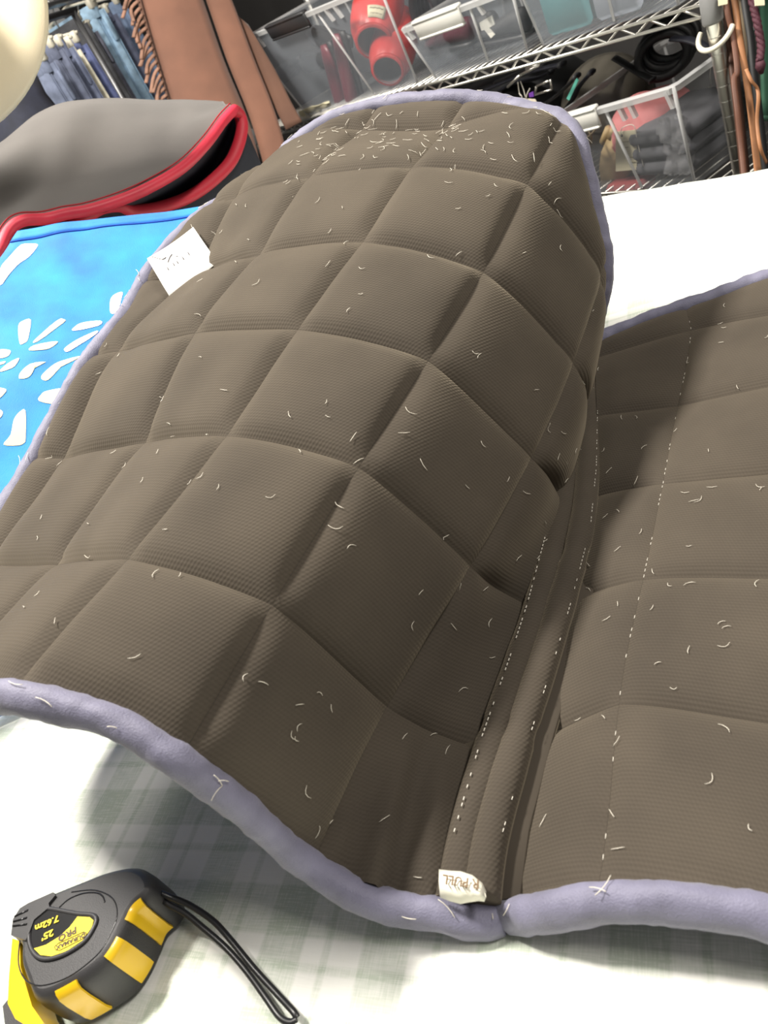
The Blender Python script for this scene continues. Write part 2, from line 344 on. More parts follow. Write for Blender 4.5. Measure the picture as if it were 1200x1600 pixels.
def make_flap(S,outline,flip,H,side,label):
    poly=smooth_poly(outline,6); PO[side]=poly
    # under side sheet
    cs=np.arange(-.0,6.01,.25); rs=np.arange(-.25,6.6,.25); mb=MB(); idx={}
    for c in cs:
        for r in rs:
            p=np.array([c,r]); q=p
            if not inside(p,poly): q=near(p,poly)
            P,n,_,_=S.frame(q[0],q[1],flip); P=P-n*(.002+.011*min(1,max(0,(q[0]-.25)/.5))); P[2]=max(P[2],TZ+.003); idx[(c,r)]=len(mb.v); mb.v.append(tuple(P))
    for i in range(len(cs)-1):
        for j in range(len(rs)-1):
            k=[(cs[i],rs[j]),(cs[i+1],rs[j]),(cs[i+1],rs[j+1]),(cs[i],rs[j+1])]
            if side==1 and cs[i]<.24: continue
            if inside(np.array(k).mean(0),poly) or sum(inside(np.array(x),poly) for x in k)>=1: mb.f.append(tuple(idx[x] for x in k))
    flap=mb.build('flap',M_back,pad); flap['label']=label
    n=16
    for ci in range(-1,6):
        for ri in range(-1,7):
            mb=MB();uv=[];vid={}
            for i in range(n):
                for j in range(n):
                    ctr=np.array([ci+(i+.5)/n,ri+(j+.5)/n])
                    if not (inside(ctr,poly) or any(inside(np.array([ci+x/n,ri+y/n]),poly) for x,y in ((i,j),(i+1,j),(i+1,j+1),(i,j+1)))): continue
                    q=[]
                    for a,b in ((i,j),(i+1,j),(i+1,j+1),(i,j+1)):
                        if (a,b) not in vid:
                            p=np.array([ci+a/n,ri+b/n])
                            p2=p if inside(p,poly) else near(p,poly)
                            e=.0005; cc=min(max(p2[0],ci+e),ci+1-e); rr=min(max(p2[1],ri+e),ri+1-e)
                            P,_=displaced(S,cc,rr,flip,H,side); P[2]=max(P[2],TZ+.005)
                            vid[(a,b)]=len(mb.v); mb.v.append(tuple(P)); uv.append((p2[0]*CELL,p2[1]*CELL))
                        q.append(vid[(a,b)])
                    mb.f.append(tuple(q))
            if len(mb.f)>2: mb.build('quilted_square',M_q,flap,uv=uv)
    return flap,poly
flL,polyL=make_flap(LS,LEFT_OUT,-1,.0108,1,'arched flap standing up off the table')
flR,polyR=make_flap(RS,RIGHT_OUT,1,.0075,2,'flap lying flat on the table')
# binding: one padded edge all round
def edge_path(S,outline,flip,n=7):
    pts=smooth_poly(outline,n); out=[]
    for p in pts:
        P,nn,_,_=S.frame(p[0],p[1],flip); P=P-nn*.0035
        out.append((P,nn))
    return out
EL=edge_path(LS,LEFT_OUT[1:-7],-1); ER=edge_path(RS,RIGHT_OUT,1)
bridge=[]
P0,n0=EL[-1];P1,n1=ER[0]
for i in range(1,10):
    t=i/10; P=P0*(1-t)+P1*t; P=P+np.array([.004,-.010,-.004])*math.sin(math.pi*t)*.5
    bridge.append((P,nrmz(n0*(1-t)+n1*t+ZU*.8)))
path=EL+bridge+ER
# resample evenly
PP=np.array([p for p,_ in path]); NNv=np.array([n for _,n in path]); sl=np.concatenate([[0],np.cumsum(np.linalg.norm(np.diff(PP,axis=0),axis=1))])
ss=np.arange(0,sl[-1],.003); PP=np.stack([np.interp(ss,sl,PP[:,k]) for k in range(3)],1); NNv=np.stack([np.interp(ss,sl,NNv[:,k]) for k in range(3)],1)
OSG=1
R=[]
for i in range(len(ss)):
    t=nrmz(PP[min(i+3,len(ss)-1)]-PP[max(i-3,0)]); n=nrmz(NNv[i]-t*(NNv[i]@t)); o=np.cross(t,n)*OSG; ring=[]; ctr=PP[i]+o*.0050
    for q in range(14):
        a=2*math.pi*q/14; wr=1+.13*nz((ss[i]*1,math.cos(a)*.02,math.sin(a)*.02),60,3)+.07*nz((ss[i]+.004*math.sin(a),math.cos(a)*.01,0),150,4)
        p=ctr+(math.cos(a)*.0118*n+math.sin(a)*.0095*o)*wr
        p[2]=max(p[2],TZ+.0015); ring.append(p)
    R.append(ring)
MB().grid(R,closed_v=True).build('binding',M_bind,pad)
# two rolls along the spine
def table_px(px,py,z): r=ray(px,py); return CAM+r*((TZ+z-CAM[2])/r[2])
SPL=[(712,1405),(730,1300),(773,1150),(818,1020),(843,942),(873,827),(890,730),(897,655),(906,600),(913,560)]
SPR=[(752,1405),(769,1300),(812,1150),(854,1020),(877,942),(908,827),(918,730),(920,655),(921,600),(923,560)]
for pts,rr in ((SPL,.0118),(SPR,.0112)):
    P=crom([table_px(x,y,.020 if y>500 else .03) for x,y in pts],10)
    rad=[rr*(1+.05*nz(p,40,1))*(.9 if i in (20,21,46,47,70) else 1) for i,p in enumerate(P)]
    mb=MB();mb.tube(P,rad,14); L_=[0]
    for i in range(1,len(P)): L_.append(L_[-1]+np.linalg.norm(P[i]-P[i-1]))
    mb.build('spine_roll',M_q,pad,uv=[(q/14*.06,L_[i]) for i in range(len(P)) for q in range(14)])
# gusset under the rolls
gu=[]
for a,b in zip(SPL,SPR):
    A=table_px(*a,.012);B=table_px(*b,.012); o=nrmz(A-B)*.024; gu.append([A+o,A*.5+B*.5-ZU*.004,B-o])
MB().sheet(gu,.004).build('spine_gusset',M_q,pad,uv=[(0,0)]*(len(gu)*3*2))
# stitching
mb=MB()
def stitch(P,step=.0042,ln=.0024,rad=.00042,n=5,miss=.15):
    P=np.array(P); s_=np.concatenate([[0],np.cumsum(np.linalg.norm(np.diff(P,axis=0),axis=1))]); x=0
    f=lambda t:np.array([np.interp(t,s_,P[:,k]) for k in range(3)])
    while x+ln<s_[-1]:
        if random.random()>miss: mb.tube([f(x),f(x+ln)],rad,4)
        x+=step
mid=[table_px(x-17-4*(y-560)/800,y,.033) for x,y in SPL[1:-1]]; stitch(mid,miss=.3)
mid=[table_px(x+17-4*(1400-y)/800,y,.026) for x,y in SPR[1:]]; stitch(mid,miss=.6,rad=.0003)
def onpad(S,c,r,side,H,up=.0006):
    P,n=displaced(S,c,r,-1 if side==1 else 1,H,side); return P+n*up
stitch([onpad(RS,1.001,r,2,.0075,.0002) for r in np.arange(.1,5.3,.05)],step=.006,ln=.003,rad=.00024,miss=.6)
st=mb.build('stitching',M_thread,pad); st['kind']='stuff'
# clinging hairs
mb=MB()
def hair(S,side,H,c,r,ln,curl):
    a=random.uniform(0,6.28); pts=[]; k=random.choice((-1,1))*curl
    for i in range(5):
        t=i/4-.5; cc=c+math.cos(a)*ln*t/CELL; rr=r+math.sin(a)*ln*t/CELL
        cc+=-math.sin(a)*k*(t*t-.1)*ln/CELL*2; rr+=math.cos(a)*k*(t*t-.1)*ln/CELL*2
        pts.append(onpad(S,cc,rr,side,H,.0009+.0012*abs(t)))
    mb.tube(pts,[.0001,.0002,.00023,.0002,.0001],4)
poly_in=lambda p,poly: inside(p,poly) and np.linalg.norm(near(p,poly)-p)>.06
def scatter(S,side,H,poly,n,box,lo,hi):
    k=0
    while k<n:
        p=np.array([random.uniform(box[0],box[1]),random.uniform(box[2],box[3])])
        if poly_in(p,poly): hair(S,side,H,p[0],p[1],random.uniform(lo,hi),random.choice((.05,.2,.5))); k+=1
scatter(LS,1,.0108,polyL,150,(.3,5.3,.1,6.2),.004,.0095)
scatter(LS,1,.0108,polyL,110,(1.9,4.4,5.1,6.15),.005,.012)
scatter(RS,2,.0075,polyR,60,(.35,2.0,0,5.4),.004,.0095)
hr=mb.build('loose_hair',M_hair,pad); hr['kind']='stuff'
mb=MB()
for i in range(70):                     # long hairs caught on the binding
    j=random.randrange(10,len(ss)-10); n=nrmz(NNv[j]); t=nrmz(PP[j+3]-PP[j-3]); o=np.cross(t,n)*OSG; a=random.uniform(-.6,1.2)
    b_=PP[j]+o*.005+(math.cos(a)*.0119*n+math.sin(a)*.0097*o)
    d=nrmz(t*random.uniform(-1,1)+o*random.uniform(-.6,.6)); q=nrmz(np.cross(n,d)); l=random.uniform(.005,.014)
    P=[b_+d*l*(u-.5)+q*l*.3*((u-.5)**2)+n*.001*(1+u) for u in (0,.25,.5,.75,1)]
    for p in P: p[2]=max(p[2],TZ+.001)
    mb.tube(P,.00025,4)
hb=mb.build('loose_hair',M_hair,pad); hb['kind']='stuff'
# ---- text
OFFS=.012; SHR=0
def text_mesh(body,size,origin,xd,yd,extrude=.0003):
    cu=bpy.data.curves.new('t','FONT'); cu.body=body; cu.size=size; cu.extrude=extrude/2; cu.align_x='CENTER'; cu.align_y='CENTER'; cu.resolution_u=2; cu.offset=size*OFFS; cu.shear=SHR
    o=bpy.data.objects.new('t',cu); COL.objects.link(o); dg=bpy.context.evaluated_depsgraph_get(); me=o.evaluated_get(dg).to_mesh()
    xd=np.asarray(xd,float);yd=np.asarray(yd,float); zd=np.cross(nrmz(xd),nrmz(yd)); mb=MB()
    mb.add([np.asarray(origin)+xd*v.co.x+yd*v.co.y+zd*v.co.z for v in me.vertices],[tuple(p.vertices) for p in me.polygons])
    o.evaluated_get(dg).to_mesh_clear(); bpy.data.objects.remove(o); bpy.data.curves.remove(cu); return mb
# sewn label at the spine
M_lab=mat('cream_satin_label',(.88,.85,.72),.5); M_ink=mat('brown_label_ink',(.16,.10,.05),.7)
top=[(686,1359),(703,1361),(720,1362),(738,1368),(753,1380),(759,1393)]
midl=[(686,1378),(703,1382),(720,1384),(736,1389),(748,1394),(759,1402)]
low=[(688,1402),(704,1408),(720,1412),(735,1409),(748,1407),(757,1408)]
zz=lambda a,l:[table_px(x,y,h) for (x,y),h in zip(l,a)]
lab=MB().sheet([zz([.036,.037,.038,.038,.037,.035],top),zz([.041]*6,midl),zz([.030,.031,.032,.032,.031,.030],low)],.0006).build('care_label',M_lab,pad); lab['label']='small cream sewn-in label with printed letters'
o_=table_px(716,1378,.0425); xd=nrmz(table_px(690,1371,.0425)-table_px(742,1379,.0425)); yd=nrmz(table_px(716,1388,.0425)-table_px(718,1368,.0425)); 
text_mesh('R PULL',.0074,table_px(720,1377,.0427),xd,yd,.0006).build('printed_lettering',M_ink,lab,False)
# ------------------------------------------------------------------ tape measure
M_rub=mat('black_rubber',(.035,.034,.036),.45,bump=.15,bscale=1500); M_yel=mat('yellow_plastic',(.80,.50,.01),.3,coat=.3); M_yfoil=mat('yellow_print',(.85,.66,.03),.45)
M_blk=mat('black_gloss',(.012,.012,.013),.25); M_cord=mat('black_cord',(.012,.012,.013),.35); M_ink2=mat('dark_print',(.08,.05,.02),.5)
tap=thing('tape_measure','black and yellow tape measure lying on its side with a wrist cord','tape measure',table_px(130,1480,0))
CREST=[(17,1461),(20,1438),(32,1420),(52,1409),(82,1395),(139,1372),(173,1359),(206,1352),(226,1356),(239,1368),(243,1386),(232,1405),(214,1421),(204,1441),(181,1486),(152,1521),(105,1551),(72,1565),(52,1562),(42,1540),(32,1510),(31,1478)]
HT=.042
cr=crom([table_px(x,y,HT) for x,y in CREST],5,True); cr=np.array(cr); ctr=cr.mean(0)
tg=np.roll(cr,-1,0)-np.roll(cr,1,0); onr=np.stack([tg[:,1],-tg[:,0],0*tg[:,0]],1); onr/=np.linalg.norm(onr,axis=1,keepdims=True)
if ((cr-ctr)*onr).sum()<0: onr=-onr
def ring(z,ins,ix=None): 
    q=cr-onr*ins; q=q.copy(); q[:,2]=TZ+.001+z; return q if ix is None else q[ix]
prof=[(0,.005),(.003,.0012),(.012,0),(.030,0),(.038,.0008),(.0415,.0026),(.0438,.0042),(.0448,.0065)]
mb=MB(); mb.grid([list(ring(z,i)) for z,i in prof],closed_v=True)
n_=len(cr); mb.f.append(tuple(range(n_))); top0=(len(prof)-1)*n_; ci_=len(mb.v); mb.v.append(tuple(np.append(ctr[:2],TZ+.0458))); mb.f+=[(top0+i,top0+(i+1)%n_,ci_) for i in range(n_)]
body_t=mb.build('case',M_rub,tap,angle=50)
FZ=.0458
def fpx(pts,z=FZ): return [table_px(x,y,z+.001) for x,y in pts]
RINGP=[(112,1394),(148,1391),(176,1404),(183,1432),(168,1468),(150,1494),(108,1526),(65,1540),(40,1531),(29,1505),(31,1470)]
mb=MB(); P=crom(fpx(RINGP,.0448),6,False); mb.tube(P,.0005,6); mb.build('face_ring',M_blk,tap)
ARC=[(93,1418),(108,1405),(130,1396),(150,1395),(160,1400),(164,1410)]
mb=MB(); mb.tube(crom(fpx(ARC,.0448),6),.0006,6); mb.build('face_ring',M_blk,tap)
PL=[(49,1461),(54,1440),(66,1427),(78,1423),(117,1430),(140,1432),(147,1438),(144,1449),(130,1470),(104,1487),(80,1495),(63,1493),(52,1480)]
pl=crom(fpx(PL,.0460),5,True)
MB().prism(pl,-ZU*.002).build('face_label',M_blk,tap,False)
MB().tube(crom(fpx([( (x-97)*1.07+97,(y-1458)*1.09+1458) for x,y in PL],.0455),5,True),.0016,8,closed=True).build('label_rim',M_rub,tap)
YL=[(121,1432),(140,1433),(146,1438),(143,1449),(129,1469),(104,1486),(80,1494),(63,1492),(53,1482),(72,1476),(93,1463),(109,1448)]
MB().prism(fpx(YL,.0463),-ZU*.0006).build('label_band',M_yfoil,tap,False)
def ttext(body,c,r,up,size,mt,z=.0466):
    o=table_px(*c,z+.001); xd=table_px(c[0]+r[0],c[1]+r[1],z+.001)-o; yd=table_px(c[0]+up[0],c[1]+up[1],z+.001)-o
    text_mesh(body,size,o,nrmz(xd),nrmz(yd)).build('printed_lettering',mt,tap,False)
OFFS=.03; SHR=.2
rd=(-30,13.5); ud=(9,30)
ttext('7.62m',(74,1442),rd,ud,.0078,M_yfoil); ttext("25'",(75,1460),rd,ud,.0080,M_yfoil)
ttext('PRO',(106,1459),(-30,16),ud,.0074,M_ink2); ttext('DURAMAX',(111,1470),(-30,14),ud,.0046,M_ink2)
BD=[(87,1484),(85,1479),(91,1474),(131,1456),(135,1458),(134,1463),(127,1468),(93,1485)]
MB().tube(fpx(BD,.0465),.00028,5,closed=True).build('label_badge',M_ink2,tap)
LK=[(17,1461),(20,1436),(31,1419),(44,1411),(83,1394),(86,1399),(76,1411),(77,1417),(53,1437),(44,1461),(40,1469)]
lk=fpx(LK,.0470); MB().prism(lk,-ZU*.004).build('thumb_lock',M_rub,tap,False)
for a,b in (((23,1432),(44,1422)),((21,1440),(42,1434)),((20,1447),(42,1444))): MB().tube(fpx([a,b],.0472),.0007,6).build('lock_rib',M_blk,tap)
def grip(px,wd,name='grip_pad',z0=.006,z1=.0434,mt=None):
    p=table_px(*px,HT); i=int(((cr-p)**2).sum(1).argmin()); L=[i]; 
    k=1
    while np.linalg.norm(cr[(i+k)%n_]-cr[(i-k)%n_])<wd: k+=1
    ix=[(i+j)%n_ for j in range(-k,k+1)]; rows=[]
    for z,ins in ((z0,.0008),(.012,-.0004),(.030,-.0006),(.038,0),(.0418,.0018),(z1,.0038)): rows.append(list(ring(z+.0006,ins-.0008)[ix]))
    MB().sheet(rows,.0016).build(name,mt or M_yel,tap,angle=40)
grip((207,1425),.011); grip((179,1488),.013); grip((106,1551),.013); NO=[(19,1466),(31,1470),(32,1510),(42,1545),(50,1572),(68,1598),(50,1608),(24,1592),(12,1568),(14,1525)]
no_=[table_px(x,y,.034) for x,y in NO]; MB().prism(no_,-ZU*.026).build('nose_trim',M_yel,tap,angle=30)
FO=[(4,1572),(20,1552),(46,1552),(84,1600),(70,1640),(10,1620)]
MB().prism([table_px(x,y,.014) for x,y in FO],-ZU*.013).build('blade_mouth',M_rub,tap,False)
MB().lathe(table_px(240,1391,.030),nrmz(np.array([.8,.3,.3])),[(.0035,-.002),(.0042,0),(.0035,.002),(.002,.002),(.002,-.002)],14).build('cord_eyelet',mat('brass_eyelet',(.6,.4,.12),.35,.8),tap)
sa=[(244,1392,.032),(268,1402,.030),(296,1414,.024),(332,1438,.017),(360,1468,.011),(396,1512,.006),(436,1556,.004),(458,1580,.004),(464,1590,.003)]
sb=[(244,1396,.030),(262,1412,.026),(288,1426,.020),(320,1452,.013),(352,1480,.008),(384,1516,.005),(416,1560,.004),(436,1588,.003),(452,1597,.003),(464,1592,.003)]
for q in (sa,sb): MB().tube(crom([table_px(x,y,z+.002) for x,y,z in q],6),.0021,8,flat=.6).build('wrist_cord',M_cord,tap)
OFFS=.012; SHR=0
# ------------------------------------------------------------------ blank card lying on the pad
M_card=mat('white_card',(.85,.84,.80),.6)
cpx=[(231,406,.812),(303,357,.826),(341,412,.782),(262,469,.768)]
CQ=[at(*q) for q in cpx]; CQ[3]=CQ[0]+CQ[2]-CQ[1]
cn=nrmz(np.cross(CQ[1]-CQ[0],CQ[3]-CQ[0])); cn=cn if cn@(CAM-CQ[0])>0 else -cn
crd=thing('paper_card','small white printed card resting on the edge of the brown quilted pad','card',CQ[3])
ex=CQ[1]-CQ[0]; ey=CQ[3]-CQ[0]
MB().sheet([[CQ[0]+ex*u+ey*v+cn*(.004*(u-.5)**2*4*.4) for v in np.linspace(0,1,4)] for u in np.linspace(0,1,6)],.0006).build('card_stock',M_card,crd)
def cpos(px,py): 
    p=hit(px,py,CQ[0],cn); d=p-CQ[0]; A=np.stack([ex,ey],1); u=np.linalg.lstsq(A,d,rcond=None)[0]; return CQ[0]+ex*u[0]+ey*u[1]+cn*(.004*(u[0]-.5)**2*4*.4+.0008)
def cz(x,y): return cpos(200+x/7.5,340+y/7.5)
M_pr=mat('grey_print',(.12,.11,.12),.7)
mb=MB()
for st_,r_ in (([(285,475),(330,482),(400,498),(425,490),(450,468)],.0003),([(405,500),(430,492),(448,474)],.0006),([(520,435),(492,475),(474,530)],.00055),([(565,460),(590,462)],.0004)):
    mb.tube(crom([cz(*p) for p in st_],4),r_,5)
mb.build('printed_emblem',M_pr,crd)
for x,y in ((472,607),(540,556),(582,528),(648,482),(715,430)):
    MB().tube([cz(x-9,y-15),cz(x+9,y+15)],.0006,5).build('printed_letter',M_pr,crd)
# ------------------------------------------------------------------ blue printed cloth bag
TLp,TRp,BLp=at(28,366,1.00),at(420,308,1.03),at(-330,860,.745)
bu,bv=TRp-TLp,BLp-TLp; bn=nrmz(np.cross(bu,bv)); bn=bn if bn@(CAM-TLp)>0 else -bn
def wr(P): return .0065*nz(P,8,3)+.0022*nz(P,26,8)
def bpt(u,v,e=0): 
    
    if v>1:
        Q=bpt(u,1,e); k=min(1,(v-1)/.4); Q=Q+nrmz(bv*np.array([1,1,0]))*.05*k; Q[2]=Q[2]*(1-k)+(TZ+.008)*k; return Q
    P=TLp+bu*u+bv*v; return P+bn*(wr(P)+e-.03*max(0,-v))
def bluemat():
    m=mat('blue_cotton',(.005,.19,.60),.75,var=.35,vscale=14,bump=.3,bscale=900,sheen=.15); return m
M_blue=bluemat(); M_crm=mat('cream_print',(.66,.61,.34),.75); M_wht=mat('white_print',(.74,.73,.66),.7); M_dblue=mat('blue_seam',(.004,.06,.42),.8)
bag=thing('cloth_bag','bright blue cloth bag printed with cream petals beside the quilted pad','bag',BLp*.5+TLp*.5)
MB().sheet([[bpt(u,v) for v in list(np.linspace(0,1,40))+[1.05,1.15,1.3,1.42]] for u in np.linspace(0,1,34)],.004).build('bag_panel',M_blue,bag)
MB().sheet([[bpt(u,v,.0016) for v in np.linspace(-.004,.036,4)] for u in np.linspace(0,1,34)],.0022).build('hem',M_blue,bag)
MB().tube([bpt(u,.040,.0026) for u in np.linspace(0,1,60)],.0009,5).build('hem_stitching',M_dblue,bag)
MB().sheet([[bpt(u,v,-.0036-.02*v) for v in np.linspace(.01,.97,12)] for u in np.linspace(0,1,12)],.003).build('bag_back_panel',M_blue,bag)
def onbag(px,py,e=.0026):
    p=hit(px,py,TLp,bn); d=p-TLp; u=np.linalg.lstsq(np.stack([bu,bv],1),d,rcond=None)[0]; return bpt(u[0],u[1],e)
def Z4(x,y): return (x/4,360+y/4)
PET=[[(120,605),(145,570),(195,562),(185,690),(160,722),(132,722)],[(225,700),(360,570),(400,560),(400,585),(245,712)],[(197,775),(225,740),(362,710),(355,735),(300,768)],
[(0,765),(75,768),(70,800),(40,815),(0,815)],[(0,848),(45,838),(40,853),(0,862)],[(8,905),(60,855),(132,822),(125,850),(90,885)],[(135,950),(145,910),(205,860),(300,842),(240,870),(210,920),(180,945)],
[(270,945),(275,915),(350,850),(430,820),(530,800),(450,835),(390,865),(310,945)],[(250,1075),(262,1035),(300,1010),(400,998),(380,1083)],[(0,1010),(55,1018),(40,1045),(0,1072)],[(0,1135),(28,1150),(20,1180),(0,1192)],
[(30,1350),(75,1290),(95,1200),(130,1150),(168,1140),(165,1300),(150,1335),(110,1350)]]
PWH=[[(690,515),(690,435),(720,400),(767,390),(762,430),(735,510)],[(462,638),(475,605),(520,578),(630,566),(618,600)],[(413,770),(420,750),(500,690),(605,635),(600,660),(450,770)],[(783,490),(800,465),(818,456),(806,482)],[(655,648),(668,628),(690,622),(672,645)],
[(0,345),(0,245),(60,170),(120,110),(160,92),(235,92),(230,115),(180,170),(120,210),(60,270)]]
for S_,mt in ((PET,M_crm),(PWH,M_wht)):
    for q in S_:
        c=np.mean(q,0); 
        pts=crom([np.array([*p,0.]) for p in q],3,True)
        ring_=[onbag(*Z4(p[0],p[1])) for p in pts]; rin=[onbag(*Z4(c[0]+(p[0]-c[0])*.5,c[1]+(p[1]-c[1])*.5)) for p in pts]; cc=onbag(*Z4(*c))
        mb=MB(); k=len(pts); mb.add(ring_+rin+[cc],[(i,(i+1)%k,k+(i+1)%k,k+i) for i in range(k)]+[(k+i,k+(i+1)%k,2*k) for i in range(k)])
        mb.build('printed_petal' if mt is M_crm or len(q)<6 or q[0][0]>100 else 'printed_banner',mt,bag)
# ------------------------------------------------------------------ grey pad with red binding, folded, behind the bag
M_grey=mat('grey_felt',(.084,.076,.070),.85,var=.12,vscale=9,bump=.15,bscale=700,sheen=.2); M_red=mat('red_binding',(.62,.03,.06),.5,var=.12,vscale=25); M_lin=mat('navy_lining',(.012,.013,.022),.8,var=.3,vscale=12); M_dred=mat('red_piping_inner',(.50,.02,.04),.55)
gp=thing('folded_pad','charcoal grey saddle pad with red binding folded over behind the blue bag','saddle pad',at(150,400,1.15))
fr=[(-60,470,1.02),(-10,405,1.03),(12,362,1.05),(35,345,1.06),(72,342,1.08),(105,334,1.09),(140,328,1.10),(190,312,1.12),(235,292,1.14),(285,262,1.17),(322,225,1.20),(348,190,1.23),(365,172,1.26)]
md=[(-60,330,1.10),(-10,320,1.12),(25,310,1.14),(60,295,1.16),(95,285,1.17),(130,272,1.19),(165,262,1.2),(205,248,1.21),(240,232,1.22),(275,214,1.24),(305,196,1.25),(330,180,1.27),(355,168,1.29)]
tp=[(-60,262,1.20),(-10,240,1.21),(30,212,1.23),(65,188,1.25),(100,172,1.26),(130,165,1.27),(165,161,1.29),(205,160,1.30),(240,161,1.31),(275,162,1.32),(305,163,1.32),(330,164,1.33),(350,166,1.33)]
bk=[(-60,262,1.40),(-10,242,1.42),(30,216,1.44),(65,194,1.45),(100,180,1.46),(130,173,1.46),(165,170,1.47),(205,169,1.48),(240,170,1.48),(275,171,1.48),(305,172,1.48),(330,173,1.46),(350,174,1.44)]
C4=[[at(*p) for p in L] for L in (fr,md,tp,bk)]
G=[]
for i in range(len(fr)):
    col=[C4[k][i] for k in range(4)]; G.append(crom(col,6))
G=[[row[j] for row in G] for j in range(len(G[0]))]; G=[crom(r,4) for r in G]
G=[[p+ZU*(.004*nz(p,11,2)+.0018*math.sin(i*.8+j*.24)) for j,p in enumerate(r)] for i,r in enumerate(G)]
MB().sheet(G,.010).build('upper_layer',M_grey,gp)
fp=crom([at(*p) for p in fr],6)
MB().tube(fp,.0115,12,flat=.7).build('binding',M_red,gp)
MB().tube([p+AY*.0-AX*.005-AY*.0085-FWD*.0045 for p in fp],.0012,6).build('binding_seam',mat('dark_red_seam',(.35,.01,.02),.6),gp)
lo=[(365,172,1.26),(374,180,1.28),(378,200,1.285),(372,228,1.28),(358,256,1.27),(330,284,1.25),(300,305,1.23),(270,318,1.21),(235,327,1.19),(205,329,1.17),(185,322,1.15),(160,325,1.14),(140,335,1.13),(112,350,1.11),(90,372,1.10),(70,395,1.09)]
lp=crom([at(*p) for p in lo],6); MB().tube(lp,.0105,12,flat=.8).build('binding',M_dred,gp)
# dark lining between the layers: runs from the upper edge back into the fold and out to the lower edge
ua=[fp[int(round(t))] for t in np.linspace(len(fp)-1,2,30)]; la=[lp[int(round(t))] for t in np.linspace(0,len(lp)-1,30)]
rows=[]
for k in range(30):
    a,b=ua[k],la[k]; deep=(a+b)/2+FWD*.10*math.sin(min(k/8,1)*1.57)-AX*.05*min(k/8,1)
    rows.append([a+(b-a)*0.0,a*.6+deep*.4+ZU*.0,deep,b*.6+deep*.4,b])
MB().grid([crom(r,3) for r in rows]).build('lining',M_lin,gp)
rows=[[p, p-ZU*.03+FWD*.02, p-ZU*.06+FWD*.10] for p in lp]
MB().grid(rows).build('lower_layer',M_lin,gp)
# the pile it rests on
M_dk=mat('black_quilt_cotton',(.012,.012,.014),.85,var=.3,vscale=20)
pc=at(120,330,1.36)
for k in range(4):
    zz_=TZ+.036+k*.070
    t_=thing('folded_blanket','black folded blanket in the pile under the grey pad, '+('lowest of four','second from the table','third from the table','topmost of four')[k],'blanket',(pc[0],pc[1],zz_-.034),'folded black blankets under the pads')
    MB().bbox((pc[0]-.05,pc[1]+.03,zz_),(ET,EP,ZU),(.24,.30-.02*k,.034),.026).build('outer_layer',M_dk,t_)
    MB().bbox((pc[0]-.05,pc[1]+.03,zz_),(ET,EP,ZU),(.243,.28-.02*k,.006),.004).build('inner_layer',M_lin,t_)
# ------------------------------------------------------------------ hat at the frame's edge
M_hat=mat('cream_felt',(.72,.62,.42),.8,var=.06,vscale=8,bump=.1,bscale=600,sheen=.2)
hc=at(-152,14,.98); ha=nrmz(nrmz(CAM-hc)+ZU*.6-AX*.12)
hat=thing('felt_hat','cream felt hat with a broad curved brim above the grey pad','hat',hc)
pr=[(.176,-.005),(.180,-.001),(.176,.003),(.15,.0045),(.10,.003),(.078,.006),(.073,.02),(.068,.07),(.06,.094),(.04,.10),(.015,.094),(.001,.09)]
MB().lathe(hc,ha,pr,56).build('brim_and_crown',M_hat,hat)
MB().lathe(hc,ha,[(.075,.008),(.0768,.009),(.075,.028),(.073,.027)],40,caps=False).build('hat_band',mat('brown_ribbon',(.10,.05,.02),.6),hat)
pb=TP(ET@hc,-.46,0)
st_=thing('hat_stand','slim black floor stand whose arm holds the cream hat','stand',pb)
bse=hc-ha*.010
MB().tube(crom([bse,bse-ha*.05,np.array([*(pb[:2]*.5+bse[:2]*.5),bse[2]-.03]),np.array([pb[0],pb[1],bse[2]-.08]),np.array([pb[0],pb[1],.9]),np.array([pb[0],pb[1],.02])],6),.009,10).build('pole',M_blk,st_)
MB().lathe((pb[0],pb[1],.0),ZU,[(.16,0),(.16,.012),(.12,.02),(.012,.024)],28).build('foot',M_blk,st_)
